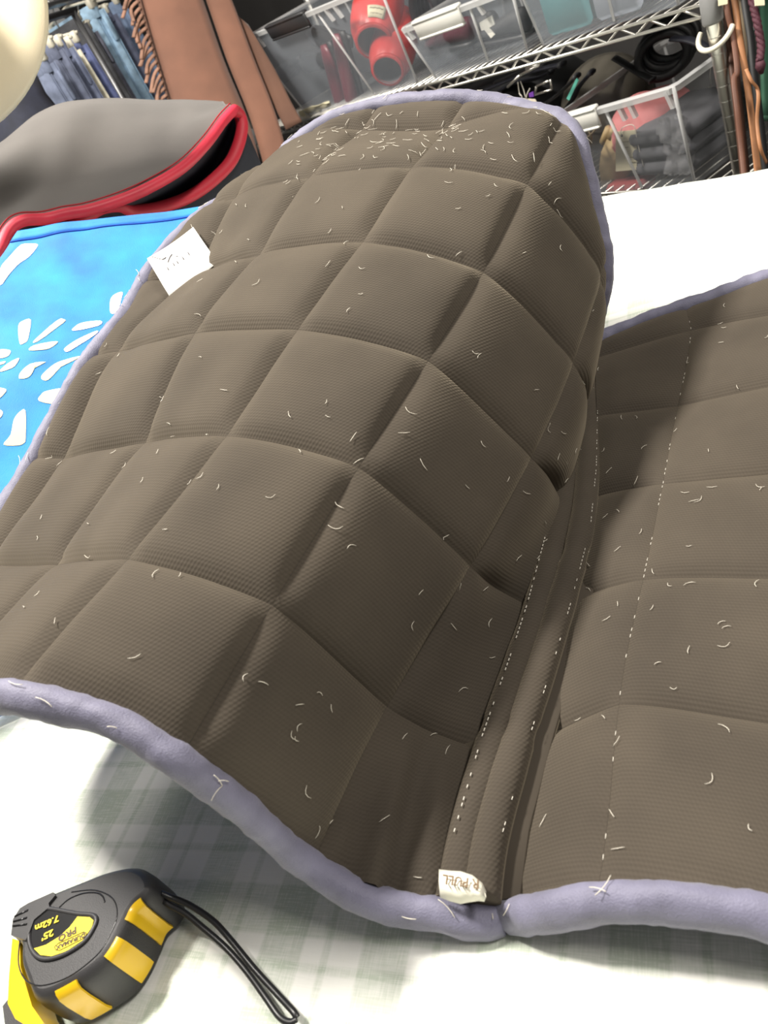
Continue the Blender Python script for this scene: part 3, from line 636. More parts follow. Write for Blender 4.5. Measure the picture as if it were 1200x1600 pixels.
# ------------------------------------------------------------------ wire shelving with clear bins
M_chr=mat('chrome_wire',(.72,.70,.65),.3,1.0); M_grsl=mat('grey_plastic_sleeve',(.22,.22,.22),.4); M_cream=mat('cream_plastic',(.74,.70,.58),.4)
ZR,ZR2=.903,.921
sh=thing('wire_shelf','chrome wire shelving unit holding the clear plastic bins','shelf',SP(.9,.2,0))
for t,d in ((0,0),(0,.42),(1.9,.42),(1.9,0)):
    MB().tube([SP(t,d,0),SP(t,d,1.95)],.0125,14).build('post',M_chr,sh)
mb=MB()
for k in range(74):
    z=.03+k*.0254
    mb.lathe(SP(0,0,z),ZU,[(.0126,0),(.0131,.0012),(.0126,.0024)],14,caps=False)
rg=mb.build('post_groove',M_chr,sh); rg['kind']='stuff'
for lvl,(za,zb) in enumerate(((ZR,ZR2),(.60,.618),(1.52,1.538))):
    for d in (0,.42):
        for z in (za,zb):
            MB().tube([SP(.014,d,z),SP(1.886,d,z)],.0031,8).build('rail',M_chr,sh)
        zg=[];t=.02;u=0
        while t<1.885: zg.append(SP(t,d,zb if u%2 else za)); t+=.034; u+=1
        MB().tube(zg,.0024,6).build('zigzag_wire',M_chr,sh)
    for t in (.014,1.886):
        for z in (za,zb): MB().tube([SP(t,0,z),SP(t,.42,z)],.0031,8).build('rail',M_chr,sh)
    mb=MB()
    for k in range(62): mb.tube([SP(.03+k*.03,0,zb+.002),SP(.03+k*.03,.42,zb+.002)],.0015,5)
    dk=mb.build('deck_wire',M_chr,sh); dk['kind']='stuff'
    for t in (0,1.9):
        for d in (0,.42): MB().lathe(SP(t,d,(za+zb)/2-.022),ZU,[(.0150,0),(.0175,.004),(.0155,.05),(.0135,.052)],16).build('collar',M_grsl,sh)
rc=SP(0,-.0,.876); 
RG=[rc+nrmz(np.cross(NR,ZU))*(.030*math.cos(a))+(-ZU*.62-NR*.78)*(.030*math.sin(a))*1.0 for a in np.linspace(-.15,math.pi+.15,22)]
hk=thing('plastic_ring','open cream plastic ring clipped round the chrome shelf post','ring',rc)
MB().tube(RG,.0042,10).build('ring_band',M_cream,hk)
def quad(A,B,C,D,n=6,m=6): return [[(A*(1-u)+B*u)*(1-v)+(D*(1-u)+C*u)*v for v in np.linspace(0,1,m)] for u in np.linspace(0,1,n)]
M_rimc=clear_plastic('clear_plastic_rim',(.66,.66,.66),.55); M_clear=clear_plastic('clear_plastic',(.5,.52,.55),.07); M_teal=clear_plastic('teal_plastic',(.10,.30,.32),.55); M_clear2=clear_plastic('cloudy_plastic',(.5,.54,.60),.12)
def storage_bin(name,label,T,B,wall,latch,ribs,notches,latch_t,cat='bin'):
    # T: top corners frontL frontR backR backL; B: bottom corners, world points
    o=thing(name,label,cat,sum(B)/4,'clear storage bins on the wire shelf')
    mb=MB(); cn_=sum(B)/4
    for i in range(4):
        j=(i+1)%4; mb.sheet(quad(T[i],T[j],B[j],B[i],10,6),.002)
    mb.sheet(quad(*B,4,4),.002)
    mb.build('tub',wall,o,angle=60)
    # rounded corner posts make the edges read
    for i in range(4): MB().tube([T[i],B[i]],[.004,.003],8).build('corner',M_rimc,o)
    cT=sum(T)/4
    rim=[]
    for i in range(4):
        j=(i+1)%4
        for u in np.linspace(.03,.97,6): rim.append(T[i]*(1-u)+T[j]*u)
    out=[nrmz((p-cT)*np.array([1,1,0])) for p in rim]; rows=[]
    for dz,do in ((-.010,.002),(-.010,.008),(.0,.010),(.003,.006),(.003,-.001),(-.004,-.002)):
        rows.append([p+o_*do+ZU*dz for p,o_ in zip(rim,out)])
    mb=MB(); mb.grid(rows,closed_u=True,closed_v=True); mb.build('rim',M_rimc,o,angle=40)
    f=nrmz(np.cross(T[1]-T[0],B[0]-T[0])); f=f if f@(CAM-T[0])>0 else -f
    pt=lambda u,v,e:(T[0]*(1-u)+T[1]*u)*(1-v)+(B[0]*(1-u)+B[1]*u)*v+f*e
    for u,u2 in ribs: MB().tube([pt(u,.02,.002),pt(u2,.98,.002)],[.0035,.003],6).build('rib',M_rimc,o)
    for u in notches: 
        ax=nrmz(T[1]-T[0]); dn=nrmz(B[0]-T[0]); MB().box(pt(u,.10,.004),(ax,dn,f),(.004,.016,.004)).build('rim_tab',M_rimc,o,False)
    u0,u1=latch_t; ax=nrmz(T[1]-T[0]); dn=nrmz(pt(.5,1,0)-pt(.5,0,0)); l=np.linalg.norm(T[1]-T[0])*(u1-u0)/2; c=pt((u0+u1)/2,0,.012)
    la=MB().bbox(c+dn*.010,(ax,dn,f),(l,.018,.004),.003).build('latch',latch,o)
    MB().bbox(c-dn*.006+f*-.004,(ax,dn,f),(l,.004,.010),.003).build('latch_lip',latch,la)
    MB().bbox(c+dn*.030,(ax,dn,f),(l*.96,.003,.006),.002).build('latch_lip',latch,la)
    return o
M_bkl=mat('black_latch',(.025,.025,.027),.4); M_wtl=mat('white_latch',(.70,.69,.65),.35)
zB=.926
def ext(L,R_,d): return [L,R_,R_+NR*d,L+NR*d]
bin1=storage_bin('storage_bin','large clear bin with a black latch and red boots inside',ext(SP(1.608,0,1.193),SP(.84,0,1.155),.37),ext(SP(1.507,.03,zB),SP(.88,.03,zB),.32),M_clear2,M_bkl,[(.60,.67)],[.04,.10,.67,.73],(.23,.54))
bin2=storage_bin('storage_bin','small clear bin with a white latch in the middle of the shelf',ext(SP(.815,0,1.052),SP(.425,0,1.046),.36),ext(SP(.785,.02,zB),SP(.455,.02,zB),.32),M_clear2,M_wtl,[(.66,.62)],[.06,.74],(.16,.60))
bin3=storage_bin('storage_bin','tall clear bin of teal cloth beside the shelf post',ext(SP(.435,0,1.20),SP(.045,0,1.20),.37),ext(SP(.405,.02,zB),SP(.075,.02,zB),.33),M_clear2,M_wtl,[(.62,.58)],[.06,.74],(.2,.6))
bin4=storage_bin('storage_bin','low clear bin with a white latch on the shelf below',ext(SP(.414,-.02,.790),SP(.085,-.02,.812),.38),ext(SP(.385,.0,.622),SP(.100,.0,.622),.34),M_clear,M_wtl,[(.50,.56)],[.62,.70,.97],(.04,.46))
# ---- contents
M_redb=mat('red_rubber',(.62,.035,.03),.35); M_grin=mat('grey_boot_lining',(.16,.16,.17),.9); M_mar=mat('maroon_leather',(.16,.02,.035),.3); M_bk2=mat('black_leather',(.010,.010,.011),.45); M_paper=mat('yellowed_paper',(.62,.57,.40),.7)
def boot(c,ax,r,ln,label,lab):
    ax=nrmz(ax); o=thing('rubber_boot',label,'boot',c)
    pr=[(r*.66,0),(r*.70,.003),(r*.84,.018),(r*.98,.045),(r*1.04,.075),(r*1.04,.12),(r*.98,ln*.8),(r*.8,ln),(r*.3,ln+.012)]
    mb=MB();mb.lathe(c,ax,pr,30,caps=False); mb.build('shaft',M_redb,o)
    MB().lathe(c,ax,[(r*.65,.0),(r*.66,.004),(r*.72,ln*.3),(r*.1,ln*.55)],30,caps=False).build('lining',M_grin,o)
    MB().lathe(c,ax,[(r*.63,-.002),(r*.74,-.002),(r*.76,.006),(r*.64,.006)],30,caps=False).build('top_edge',M_redb,o)
    v=nrmz(CAM-c); v=nrmz(v-ax*(v@ax)); ex_=np.cross(ax,v)
    if lab:
        P=[[c+ax*(.016+.014*b)*1.0+(v*math.cos(a)+ex_*math.sin(a))*r*(.85,.96,1.03)[b] for b in (0,1,2)] for a in np.linspace(-.42,.30,7)]
        pl_=MB().sheet(P,.0015).build('boot_label',M_paper,o)
        for b in (.3,.7):
            MB().tube([c+ax*(.016+.028*b+.001*math.sin(a*40))+(v*math.cos(a)+ex_*math.sin(a))*r*(.925 if b<.5 else 1.01) for a in np.linspace(-.33,.2,26)],.0008,4).build('printed_line',M_ink2,pl_)
    return o
dnv=nrmz(at(585,130,2.0)-at(600,20,2.0))
b1=onshelf(584,66,.06); b2=onshelf(612,126,.05); b2[2]=max(b2[2],.926+.044)
boot(b1,-dnv*.86+nrmz(b1-CAM)*.5,.068,.22,'upright red rubber boot with a cream label, opening down, in the large bin',True)
boot(b2,-dnv*.82+nrmz(b2-CAM)*.55+AX*.1,.060,.20,'lower red rubber boot with its opening towards the shelf front',False)
def shoe(c,fw,up,ln,w,mt,label,sole=None,name='leather_shoe'):
    fw=nrmz(fw);up=nrmz(up-fw*(np.asarray(up)@fw));sd=np.cross(fw,up); o=thing(name,label,'shoe',c); rows=[]
    for i,x in enumerate(np.linspace(0,1,12)):
        wd=w*(.55+.45*math.sin(min(1,x*1.25)*math.pi*.62))*(1 if x<.85 else (1-(x-.85)/.15*.45)); h=w*(1.5-1.05*x) if x>.25 else w*1.28
        rows.append([np.asarray(c)+fw*(x-.5)*ln+sd*wd*math.cos(a)*.8+up*(h*.5*(1+math.sin(a))) for a in np.linspace(-math.pi/2,1.5*math.pi,14)[:-1]])
    mb=MB();mb.grid(rows,closed_v=True);b=0;mb.f.append(tuple(range(13)));mb.f.append(tuple(range(11*13,12*13))); mb.build('upper',mt,o)
    rows=[[np.asarray(c)+fw*(x-.5)*ln*1.03+sd*w*s_*(.55+.45*math.sin(min(1,x*1.25)*math.pi*.62))*.86-up*.004 for s_ in (-1,-.4,.4,1)] for x in np.linspace(0,1,12)]
    MB().sheet(rows,.010).build('sole',sole or M_bk2,o); return o
# left bin
for (x,y,d),fw,mt,lb in (((548,115,.10),DH*-.2+ZU*1.0,M_mar,'glossy maroon shoe standing on its heel behind the bin rib'),((531,128,.13),DH*-.1+ZU*1.0,M_mar,'dull maroon shoe leaning at the back of the large bin'),((515,60,.22),DH*1+ZU*.3,M_bk2,'black shoe lying high in the large bin'),((500,95,.2),DH*1+ZU*.1,M_bk2,'black shoe lying low in the large bin'),((450,110,.25),DH*1-ZU*.1,M_bk2,'black shoe at the far end of the large bin')):
    shoe(onshelf(x,y,d),fw,-NR+ZU*.2,.22,.035,mt,lb)
crm=thing('paper_scrap','crumpled cream paper on the floor of the large bin','paper',onshelf(500,175,.04))
P=[[onshelf(470+u*48,182-u*16-v*10,.035)+ZU*(.008*nz((u*3,v*3,0),1.5,2))-NR*.01*v for v in np.linspace(0,1,6)] for u in np.linspace(0,1,10)]
MB().sheet(P,.002).build('paper_sheet',M_paper,crm,False)
# middle bin
M_pur=mat('plum_leather',(.10,.03,.045),.4); M_dgr=mat('dark_grey_nylon',(.03,.03,.033),.6)
for (x,y,d),ln,mt,lb in (((705,68,.12),.17,M_pur,'plum coloured shoe in the small bin'),((735,60,.18),.2,M_dgr,'dark grey shoe behind the plum shoe in the small bin'),((790,55,.15),.16,M_dgr,'dark grey shoe beside the paper tag in the small bin')):
    shoe(onshelf(x,y,d),DH+ZU*.1,ZU,ln,.04,mt,lb)
tg=thing('paper_tag','white torn paper tag stuck inside the small bin','tag',onshelf(762,42,.0))
tp_=[onshelf(x,y,.012) for x,y in ((748,36),(768,24),(773,38),(764,44),(773,54),(767,60),(757,47),(752,48))]
MB().prism(tp_,NR*.002).build('tag_paper',mat('white_tag_paper',(.75,.73,.66),.7),tg,False)
# teal bin filling
M_tealc=mat('teal_fleece',(.035,.16,.17),.85,var=.2,vscale=12); M_whr=mat('white_tubing',(.6,.6,.62),.4); M_gr=mat('grey_fleece',(.22,.24,.28),.85,var=.2,vscale=12)
for k,(t0,t1,zt,mt,lb) in enumerate(((.40,.275,1.18,M_tealc,'folded teal fleece filling the left of the tall bin'),(.27,.155,1.17,M_gr,'folded grey fleece in the middle of the tall bin'))):
    o=thing('folded_fleece',lb,'cloth',SP((t0+t1)/2,.15,zB+.01))
    MB().bbox(SP((t0+t1)/2,.17,(zB+zt)/2+.005),(DH,NR,ZU),((t0-t1)/2,.13,(zt-zB)/2-.006),.025).build('fold',mt,o)
    for q in range(3): MB().bbox(SP((t0+t1)/2,.036,zB+.048+q*.082),(DH,NR,ZU),((t0-t1)/2-.002,.010,.040),.010).build('fold',mt,o)
o=thing('hose_coil','pale coiled tubing at the right end of the tall bin','hose',SP(.115,.06,1.0))
for q in range(3): MB().tube([SP(.115,.05+.012*q,1.02)+DH*.045*math.cos(a)+ZU*.055*math.sin(a) for a in np.linspace(0,2*math.pi,30)[:-1]],.010,8,closed=True).build('coil',M_whr,o)
# ---- lower shelf: cap, hat, glove, tags and tack
M_pink=mat('faded_pink_cotton',(.45,.15,.15),.8,var=.2,vscale=20); M_oliv=mat('grey_brown_felt',(.085,.075,.058),.85,var=.2,vscale=15); M_tan=mat('tan_leather',(.36,.26,.13),.6,var=.2,vscale=25); M_gcl=mat('grey_cotton',(.07,.07,.078),.85,var=.25,vscale=18); M_navy=mat('navy_nylon',(.010,.011,.020),.6)
hc2=onshelf(945,148,.20); o=thing('felt_hat','round grey brown felt hat lying behind the low bin','hat',hc2)
a2=nrmz(nrmz(CAM-hc2)*.8+ZU*.5); MB().lathe(hc2-a2*.05,a2,[(.105,0),(.107,.004),(.105,.02),(.098,.045),(.080,.066),(.05,.078),(.01,.082)],36).build('crown',M_oliv,o)
MB().lathe(hc2-a2*.05,a2,[(.088,.056),(.090,.058),(.086,.060)],36,caps=False).build('crease',M_oliv,o)
MB().lathe(hc2-a2*.05,a2,[(.1075,.006),(.1085,.012),(.107,.020)],36,caps=False).build('hat_band',M_bk2,o)
cc=onshelf(1003,182,.10); o=thing('baseball_cap','faded pink cap lying on its side in the low bin','cap',cc)
ca=nrmz(nrmz(CAM-cc)*.6+ZU*.7); R_=[]
MB().lathe(cc-ca*.045,ca,[(.070,0),(.072,.01),(.066,.036),(.05,.058),(.023,.07),(.001,.073)],30).build('crown',M_pink,o)
bx=nrmz(at(1040,120,1.5)-at(985,190,1.5)); by=np.cross(ca,bx)
MB().sheet([[cc-ca*.042+bx*(.045+.075*u*(1-.45*v*v))+by*(.068*v)+ca*(.02*(1-v*v)*0+.012*v*v*-1) for v in np.linspace(-1,1,10)] for u in np.linspace(0,1,6)],.003).build('peak',M_pink,o)
MB().lathe(cc-ca*.045,ca,[(.0725,.004),(.0735,.010),(.0720,.016)],30,caps=False).build('sweatband',mat('dusty_rose_band',(.34,.07,.08),.8),o)
gc=onshelf(955,235,.05); o=thing('leather_glove','tan leather glove standing in the low bin behind its price tag','glove',gc)
pal=[(940,292),(936,262),(939,238),(948,218),(962,209),(978,214),(984,235),(982,262),(975,290)]
MB().prism([onshelf(x,y,.055) for x,y in pal],NR*.025).build('palm',M_tan,o)
for (a,b) in (((945,222),(952,200)),((956,214),(965,196)),((968,213),(978,198)),((979,220),(990,208))): MB().tube([onshelf(*a,.065),onshelf(*b,.065)],[.012,.009],10).build('finger',M_tan,o)
tgc=[(962,206),(994,203),(995,265),(962,268)]
tq=[onshelf(x,y,.028) for x,y in tgc]; o=thing('price_tag','yellowed price tag with a punched hole in the low bin','tag',tq[3])
MB().prism(tq,NR*.0012).build('tag_card',M_paper,o,False)
MB().lathe(onshelf(971,212,.024),NR,[(.003,0),(.003,.001),(.0018,.001)],12).build('hole',M_bk2,o)
for y0,x0,x1 in ((222,966,988),(231,972,982),(246,984,993),(254,984,993)): MB().tube([onshelf(x0,y0,.0265),onshelf(x1,y0-1,.0265)],.0007,4).build('printed_line',mat('tag_print',(.22,.18,.1),.7),o)
MB().tube(crom([onshelf(x,y,.024) for x,y in ((971,212),(972,200),(990,196),(996,222),(1006,262))],5),.0008,5).build('tag_string',M_thread,o)
o=thing('folded_shirt','grey folded cotton under the pink cap in the low bin','cloth',SP(.17,.12,.64)); 
for q in range(3): MB().bbox(SP(.185,.12,.650+q*.030),(DH,NR,ZU),(.075,.10,.014),.010).build('fold',M_gcl,o)
o=thing('red_cloth','small red cloth on the floor of the low bin','cloth',SP(.30,.06,.63)); MB().bbox(onshelf(985,288,.05),(DH,NR,ZU),(.05,.03,.012),.009).build('fold',mat('red_cloth',(.30,.03,.03),.85),o)
o=thing('plastic_bag','crinkled clear plastic bag at the end of the low bin','bag',SP(.12,.06,.65))
P=[[SP(.165-.06*u,.012+.02*nz((u*4,v*4,0),1.3,1),.64+.11*v)+NR*.02*nz((u*9,v*5,1),1.7,3) for v in np.linspace(0,1,10)] for u in np.linspace(0,1,10)]
MB().sheet(P,.0012).build('bag_film',clear_plastic('clear_film',(.6,.6,.62),.14),o)
o=thing('cord_loop','beige looped cord inside the low bin','cord',onshelf(930,200,.03))
MB().tube(crom([onshelf(x,y,.02) for x,y in ((890,192),(902,203),(915,215),(928,205),(937,192),(934,183),(924,182),(916,188),(917,200),(924,215),(918,235))],5),.002,7).build('cord_strand',mat('beige_cord',(.30,.24,.16),.7),o)
# coil of black rope
o=thing('rope_coil','coiled black rope at the back of the shelf above the pink cap','rope',onshelf(1035,80,.2))
for q in range(5):
    c=onshelf(1035+4*q,88-7*q,.20+.012*q); ax_=nrmz(CAM-c+ZU*.8*q/5); e1=nrmz(np.cross(ax_,ZU)); e2=np.cross(ax_,e1); r=.038+.004*(q%2)
    MB().tube([c+e1*r*1.25*math.cos(a)+e2*r*math.sin(a) for a in np.linspace(0,2*math.pi,28)[:-1]],.009,8,closed=True).build('rope_turn',M_bk2,o)
# bundles of black straps and buckles under the shelf
rs_=random.Random(3)
SN=[('black leather strap hanging across the back of the lower shelf',((700,170),(760,140),(830,112),(880,100))),('short black strap just below the shelf rail over the wire clips',((775,128),(800,118),(822,108),(850,104))),('thin black strap crossing behind the string tag',((782,140),(810,128),(840,122),(862,112))),('broad black strap above the low bin',((842,168),(862,155),(880,140),(902,118))),('black strap behind the turquoise strip',((880,175),(895,155),(905,135),(925,112))),('black strap sagging beside the rope coil',((960,90),(985,105),(1005,118),(1020,125))),('black strap lying against the shelf end',((1050,60),(1075,62),(1100,72),(1120,90)))]
for k,(lb,pp) in enumerate(SN):
    d=.10+.03*(k%3); P=crom([onshelf(x,y,d) for x,y in pp],6); o=thing('leather_strap',lb,'strap',P[0],'black straps on the lower shelf')
    MB().tube(P,.011,8,flat=.35).build('strap_band',M_bk2 if k%2 else M_navy,o)
    MB().tube([P[-2]+(P[-1]-P[-2])*.2,P[-1]],.013,8,flat=.5).build('keeper',M_dgr,o)
bk_=thing('metal_buckle','pale square buckle on the black straps above the low bin','buckle',onshelf(848,138,.07))
for a,b in (((836,148),(862,140)),((836,148),(838,135)),((862,140),(860,124)),((838,135),(858,126))): MB().tube([onshelf(*a,.07),onshelf(*b,.07)],.0025,7).build('frame_bar',M_chr,bk_)
tl=thing('wire_clip','two bent pale wire clips hanging under the shelf rail','clip',onshelf(800,125,.05))
for a,b in (((793,136),(812,118)),((812,118),(842,102)),((822,108),(843,100))): MB().tube([onshelf(*a,.05),onshelf(*b,.05)],.003,7).build('clip_wire',M_chr,tl)
tsx=thing('turquoise_strip','short turquoise plastic strip beside the grey brown hat','strip',onshelf(893,140,.06))
MB().prism([onshelf(x,y,.06) for x,y in ((885,154),(889,157),(903,127),(900,123))],NR*.003).build('strip_body',mat('turquoise_plastic',(.16,.62,.50),.4),tsx,False)
stg=thing('string_tag','cream price tag on white string above the pad edge','tag',onshelf(828,160,.04))
MB().prism([onshelf(x,y,.03) for x,y in ((806,165),(818,154),(836,155),(848,178),(812,182))],NR*.0012).build('tag_card',mat('cream_tag_card',(.72,.64,.50),.7),stg,False)
for pp in (((809,128),(811,142),(813,150)),((813,127),(818,140),(821,152)),((828,138),(824,146),(822,153)),((811,146),(815,150),(816,156))): MB().tube(crom([onshelf(x,y,.028) for x,y in pp],3),.0012,5).build('string',M_thread,stg)
MB().prism([onshelf(x,y,.027) for x,y in ((826,146),(833,143),(834,151),(827,152))],NR*.002).build('purple_dot',mat('purple_sticker',(.14,.04,.30),.6),stg,False)
bgt=thing('small_tag','small olive tag hanging on a chain beyond the shelf post','tag',onshelf(1110,150,.25))
MB().prism([onshelf(x,y,.30) for x,y in ((1106,136),(1117,138),(1114,163),(1104,162))],NR*.002).build('tag_card',mat('olive_tag',(.25,.25,.17),.6),bgt,False)
MB().tube([onshelf(x,y,.30) for x,y in ((1107,166),(1104,178),(1099,192))],.002,6).build('chain',M_chr,bgt)
MB().tube([onshelf(x,y,.30) for x,y in ((1112,136),(1109,120),(1110,100))],.0008,5).build('string',M_thread,bgt)
# dark goods filling the back of both shelves
M_dkg=mat('black_nylon',(.008,.008,.009),.7,var=.3,vscale=10)
for k,(t,z,w_,h_,lb) in enumerate(((1.25,.62,.24,.11,'black nylon duffel at the far end of the lower shelf'),(.80,.62,.19,.11,'black nylon duffel in the middle of the lower shelf'))):
    o=thing('duffel_bag',lb,'bag',SP(t,.25,z)); 
    MB().bbox(SP(t,.25,z+h_+.002),(DH,NR,ZU),(w_,.13,h_),.06).build('bag_body',M_dkg,o); MB().tube(crom([SP(t-w_*.4,.13,z+h_),SP(t-w_*.3,.11,z+h_*1.7),SP(t+w_*.3,.11,z+h_*1.7),SP(t+w_*.4,.13,z+h_)],6),.008,8,flat=.4).build('handle',M_dkg,o)
rl=thing('tubing_roll','roll of ribbed black tubing lying behind the small bin','tubing',onshelf(668,15,.2))
for q in range(4): MB().tube([onshelf(665,18,.2)+DH*.012*q*0+NR*.014*q+DH*.05*math.cos(a)+ZU*.05*math.sin(a) for a in np.linspace(0,2*math.pi,26)[:-1]],.012,8,closed=True).build('coil',M_bk2,rl)
# ------------------------------------------------------------------ leather straps and green garment past the post
M_brn=mat('saddle_brown_leather',(.42,.19,.085),.55,var=.2,vscale=25); M_dbr=mat('dark_brown_leather',(.075,.032,.02),.5,var=.25,vscale=25); M_marr=mat('maroon_braid',(.07,.016,.028),.7,bump=.5,bscale=400); M_grn=mat('forest_green_cloth',(.03,.10,.06),.85,var=.15,vscale=10)
RA=SP(.0,-.0135,1.32); RB=np.array([*at(1420,-200,1.15)[:2],1.32])
sn=thing('hanging_rod','dark steel rod from which the leather straps hang','rod',RB)
MB().tube([RA,RB],.008,10).build('rod_bar',M_leg,sn)
MB().tube([RB,np.array([RB[0],RB[1],0])],.012,10).build('upright',M_leg,sn)
ST=[('saddle brown leather strap, the brightest beside the shelf post',M_brn,.0060,[(1139,-60,1.24),(1148,0,1.24),(1156,60,1.24),(1166,120,1.25),(1174,180,1.26),(1181,240,1.27),(1187,300,1.28)]),
('narrow brown strap end curling out from the bright strap',M_brn,.0032,[(1166,108,1.22),(1174,126,1.22),(1183,138,1.23),(1185,155,1.23),(1183,190,1.24),(1188,230,1.24),(1198,255,1.26)]),
('dark brown strap nearest the chrome post',M_dbr,.0088,[(1128,-50,1.26),(1134,0,1.26),(1144,80,1.27),(1153,160,1.28),(1160,230,1.29),(1166,290,1.30)]),
('russet brown strap between the dark and bright ones',mat('russet_leather',(.13,.052,.03),.55,var=.2,vscale=25),.0050,[(1130,-40,1.23),(1136,15,1.23),(1146,60,1.24),(1152,110,1.24),(1147,125,1.24),(1152,170,1.24),(1158,225,1.25),(1164,285,1.25)]),
('olive brown strap hanging behind the bright strap',mat('olive_leather',(.13,.09,.045),.6),.0056,[(1150,-50,1.30),(1160,30,1.30),(1168,90,1.30),(1180,190,1.31),(1190,290,1.32)]),
('black strap between the brown straps and the braid',M_bk2,.0088,[(1156,-40,1.30),(1164,15,1.30),(1171,60,1.30),(1176,110,1.30),(1186,190,1.31),(1196,280,1.32)])]
for lb,mt,r_,pp in ST:
    P=crom([at(*p) for p in pp],5); o=thing('leather_strap',lb,'strap',P[-1],'leather straps hanging by the shelf post')
    MB().tube(P,r_,8,flat=.4,up=FWD).build('strap_band',mt,o)
P=crom([at(*p) for p in ((1166,-40,1.21),(1176,5,1.21),(1183,35,1.21),(1189,70,1.22),(1187,95,1.22))],8); o=thing('lead_rope','maroon braided lead rope hanging before the green cloth','rope',P[-1])
for ph in (0,2.1,4.2): MB().tube([p+AX*.003*math.cos(i*.9+ph)+FWD*.003*math.sin(i*.9+ph) for i,p in enumerate(P)],.0036,7).build('strand',M_marr,o)
MB().lathe(P[-1],-ZU,[(.006,0),(.008,.008),(.003,.02)],10).build('knot',M_marr,o)
o=thing('green_garment','forest green cloth hanging at the frame edge behind the straps','garment',at(1215,150,1.26))
P=[[at(1186+u*120+y*.025,-70+y,1.36+.02*math.sin(u*14)) for y in np.linspace(0,255,10)] for u in np.linspace(0,1,24)]
MB().sheet(P,.006).build('cloth_panel',M_grn,o)
MB().tube([p[-1] for p in P],.005,6).build('hem',M_grn,o)
lt=thing('paper_tag','cream paper tag hung above the straps at the corner','tag',at(1190,5,1.19)); MB().prism([at(x,y,1.19) for x,y in ((1178,-12),(1194,-14),(1195,8),(1180,9))],FWD*.0015).build('tag_card',M_paper,lt,False)
lt=thing('paper_tag','small cream tag hung at the head of the dark brown strap','tag',at(1130,0,1.19)); MB().prism([at(x,y,1.21) for x,y in ((1122,-8),(1137,-12),(1137,6),(1123,9))],FWD*.0015).build('tag_card',M_paper,lt,False)
# ------------------------------------------------------------------ suede chaps with fringe
M_sue=mat('rust_suede',(.165,.072,.043),.85,var=.16,vscale=9,bump=.2,bscale=500,sheen=.3); M_sued=mat('brown_suede_flap',(.12,.056,.034),.85,var=.16,vscale=9,sheen=.2); M_fr=mat('pale_brown_fringe',(.26,.14,.095),.8,var=.3,vscale=40)
cp=thing('suede_chaps','rust brown suede chaps with a cut fringe hanging beside the jeans','chaps',at(330,260,2.3))
def panel(name,L,R_,d,bul,mt):
    G=[]
    for (xl,yl),(xr,yr) in zip(L,R_):
        G.append([at(xl+(xr-xl)*u,yl+(yr-yl)*u,d-bul*math.sin(math.pi*u)) for u in np.linspace(0,1,9)])
    G=[[crom([G[i][k] for i in range(len(G))],4)[j] for k in range(9)] for j in range((len(G)-1)*4+1)]
    return MB().sheet(G,.006).build(name,mt,cp)
panel('leg_panel',[(196,-80),(215,0),(237,75),(262,158),(290,250),(310,330)],[(288,-80),(317,0),(350,95),(383,175),(404,245),(420,320)],2.25,.018,M_sue)
panel('leg_panel',[(292,-80),(322,0),(355,95),(387,175),(406,236),(420,300)],[(328,-80),(362,0),(396,90),(424,160),(442,215),(455,280)],2.265,.004,M_sue)
panel('lower_flap',[(372,25),(398,95),(418,145),(447,203)],[(388,40),(430,110),(455,160),(472,190)],2.28,.002,M_sued)
sr=rs_
for k in range(17):
    y=-20+k*10.5; x=212+(y)*.30; L_=.030+.012*sr.random()
    a0=at(x+4,y,2.23); a1=at(x-6+sr.uniform(-3,3),y+13,2.22); a2_=at(x-9+sr.uniform(-9,6),y+32+sr.uniform(-6,8),2.21)
    MB().tube(crom([a0,a1,a2_],4),.0055,6,flat=.35,up=FWD).build('fringe_strip',M_fr,cp)
MB().tube(crom([at(217,-5,2.235),at(238,72,2.235),at(263,156,2.235)],6),.004,6).build('fringe_seam',M_sued,cp)
# ------------------------------------------------------------------ jeans on hangers
RD=ray(867,-215)*np.array([1,1,0]); RD=nrmz(RD); RN=np.cross(RD,ZU); RN=RN if RN@(-ray(115,40))>0 else -RN   # RN points to the viewer
RAILS=[]
for (px_,py_,dp,xa,xb,lb) in ((65,45,2.40,(20,62),(140,20),'front steel rail carrying the jeans nearest the hat'),(125,5,2.95,(60,25),(235,-25),'rear steel rail carrying the pale blue jeans')):
    J0=at(px_,py_,dp); rail=thing('hanging_rail',lb,'rail',J0)
    ja,jb=hit(*xa,J0,RN)-RN*.1,hit(*xb,J0,RN)-RN*.1; ja[2]=jb[2]=J0[2]+.04
    MB().tube([ja-RD*.25,jb+RD*.1],.012,10).build('rail_bar',M_leg,rail)
    for e in (ja-RD*.22,jb+RD*.08): MB().tube([e,np.array([e[0],e[1],0.0])],.012,10).build('upright',M_leg,rail)
    RAILS.append((J0,ja[2]))
JE=[('grey blue jeans at the end of the row beside the hat',(60,84),.050,(.09,.115,.19)),('slate blue jeans second from the hat',(73,64),.045,(.065,.08,.135)),('faded mid blue jeans with pocket seams',(88,62),.055,(.075,.095,.17)),('cream trousers between the blue jeans',(103,64),.022,(.66,.62,.50)),('royal blue jeans behind the cream trousers',(112,56),.040,(.05,.07,.19)),('charcoal jeans in the middle of the row',(115,24),.055,(.045,.047,.055)),('slate jeans with a pale side seam',(131,38),.055,(.085,.09,.13)),('light blue jeans, the palest in the row',(138,4),.105,(.20,.36,.52)),('navy slate jeans behind the pale blue pair',(160,12),.045,(.07,.085,.15)),('blue jeans nearest the suede chaps',(175,-2),.055,(.10,.16,.28))]
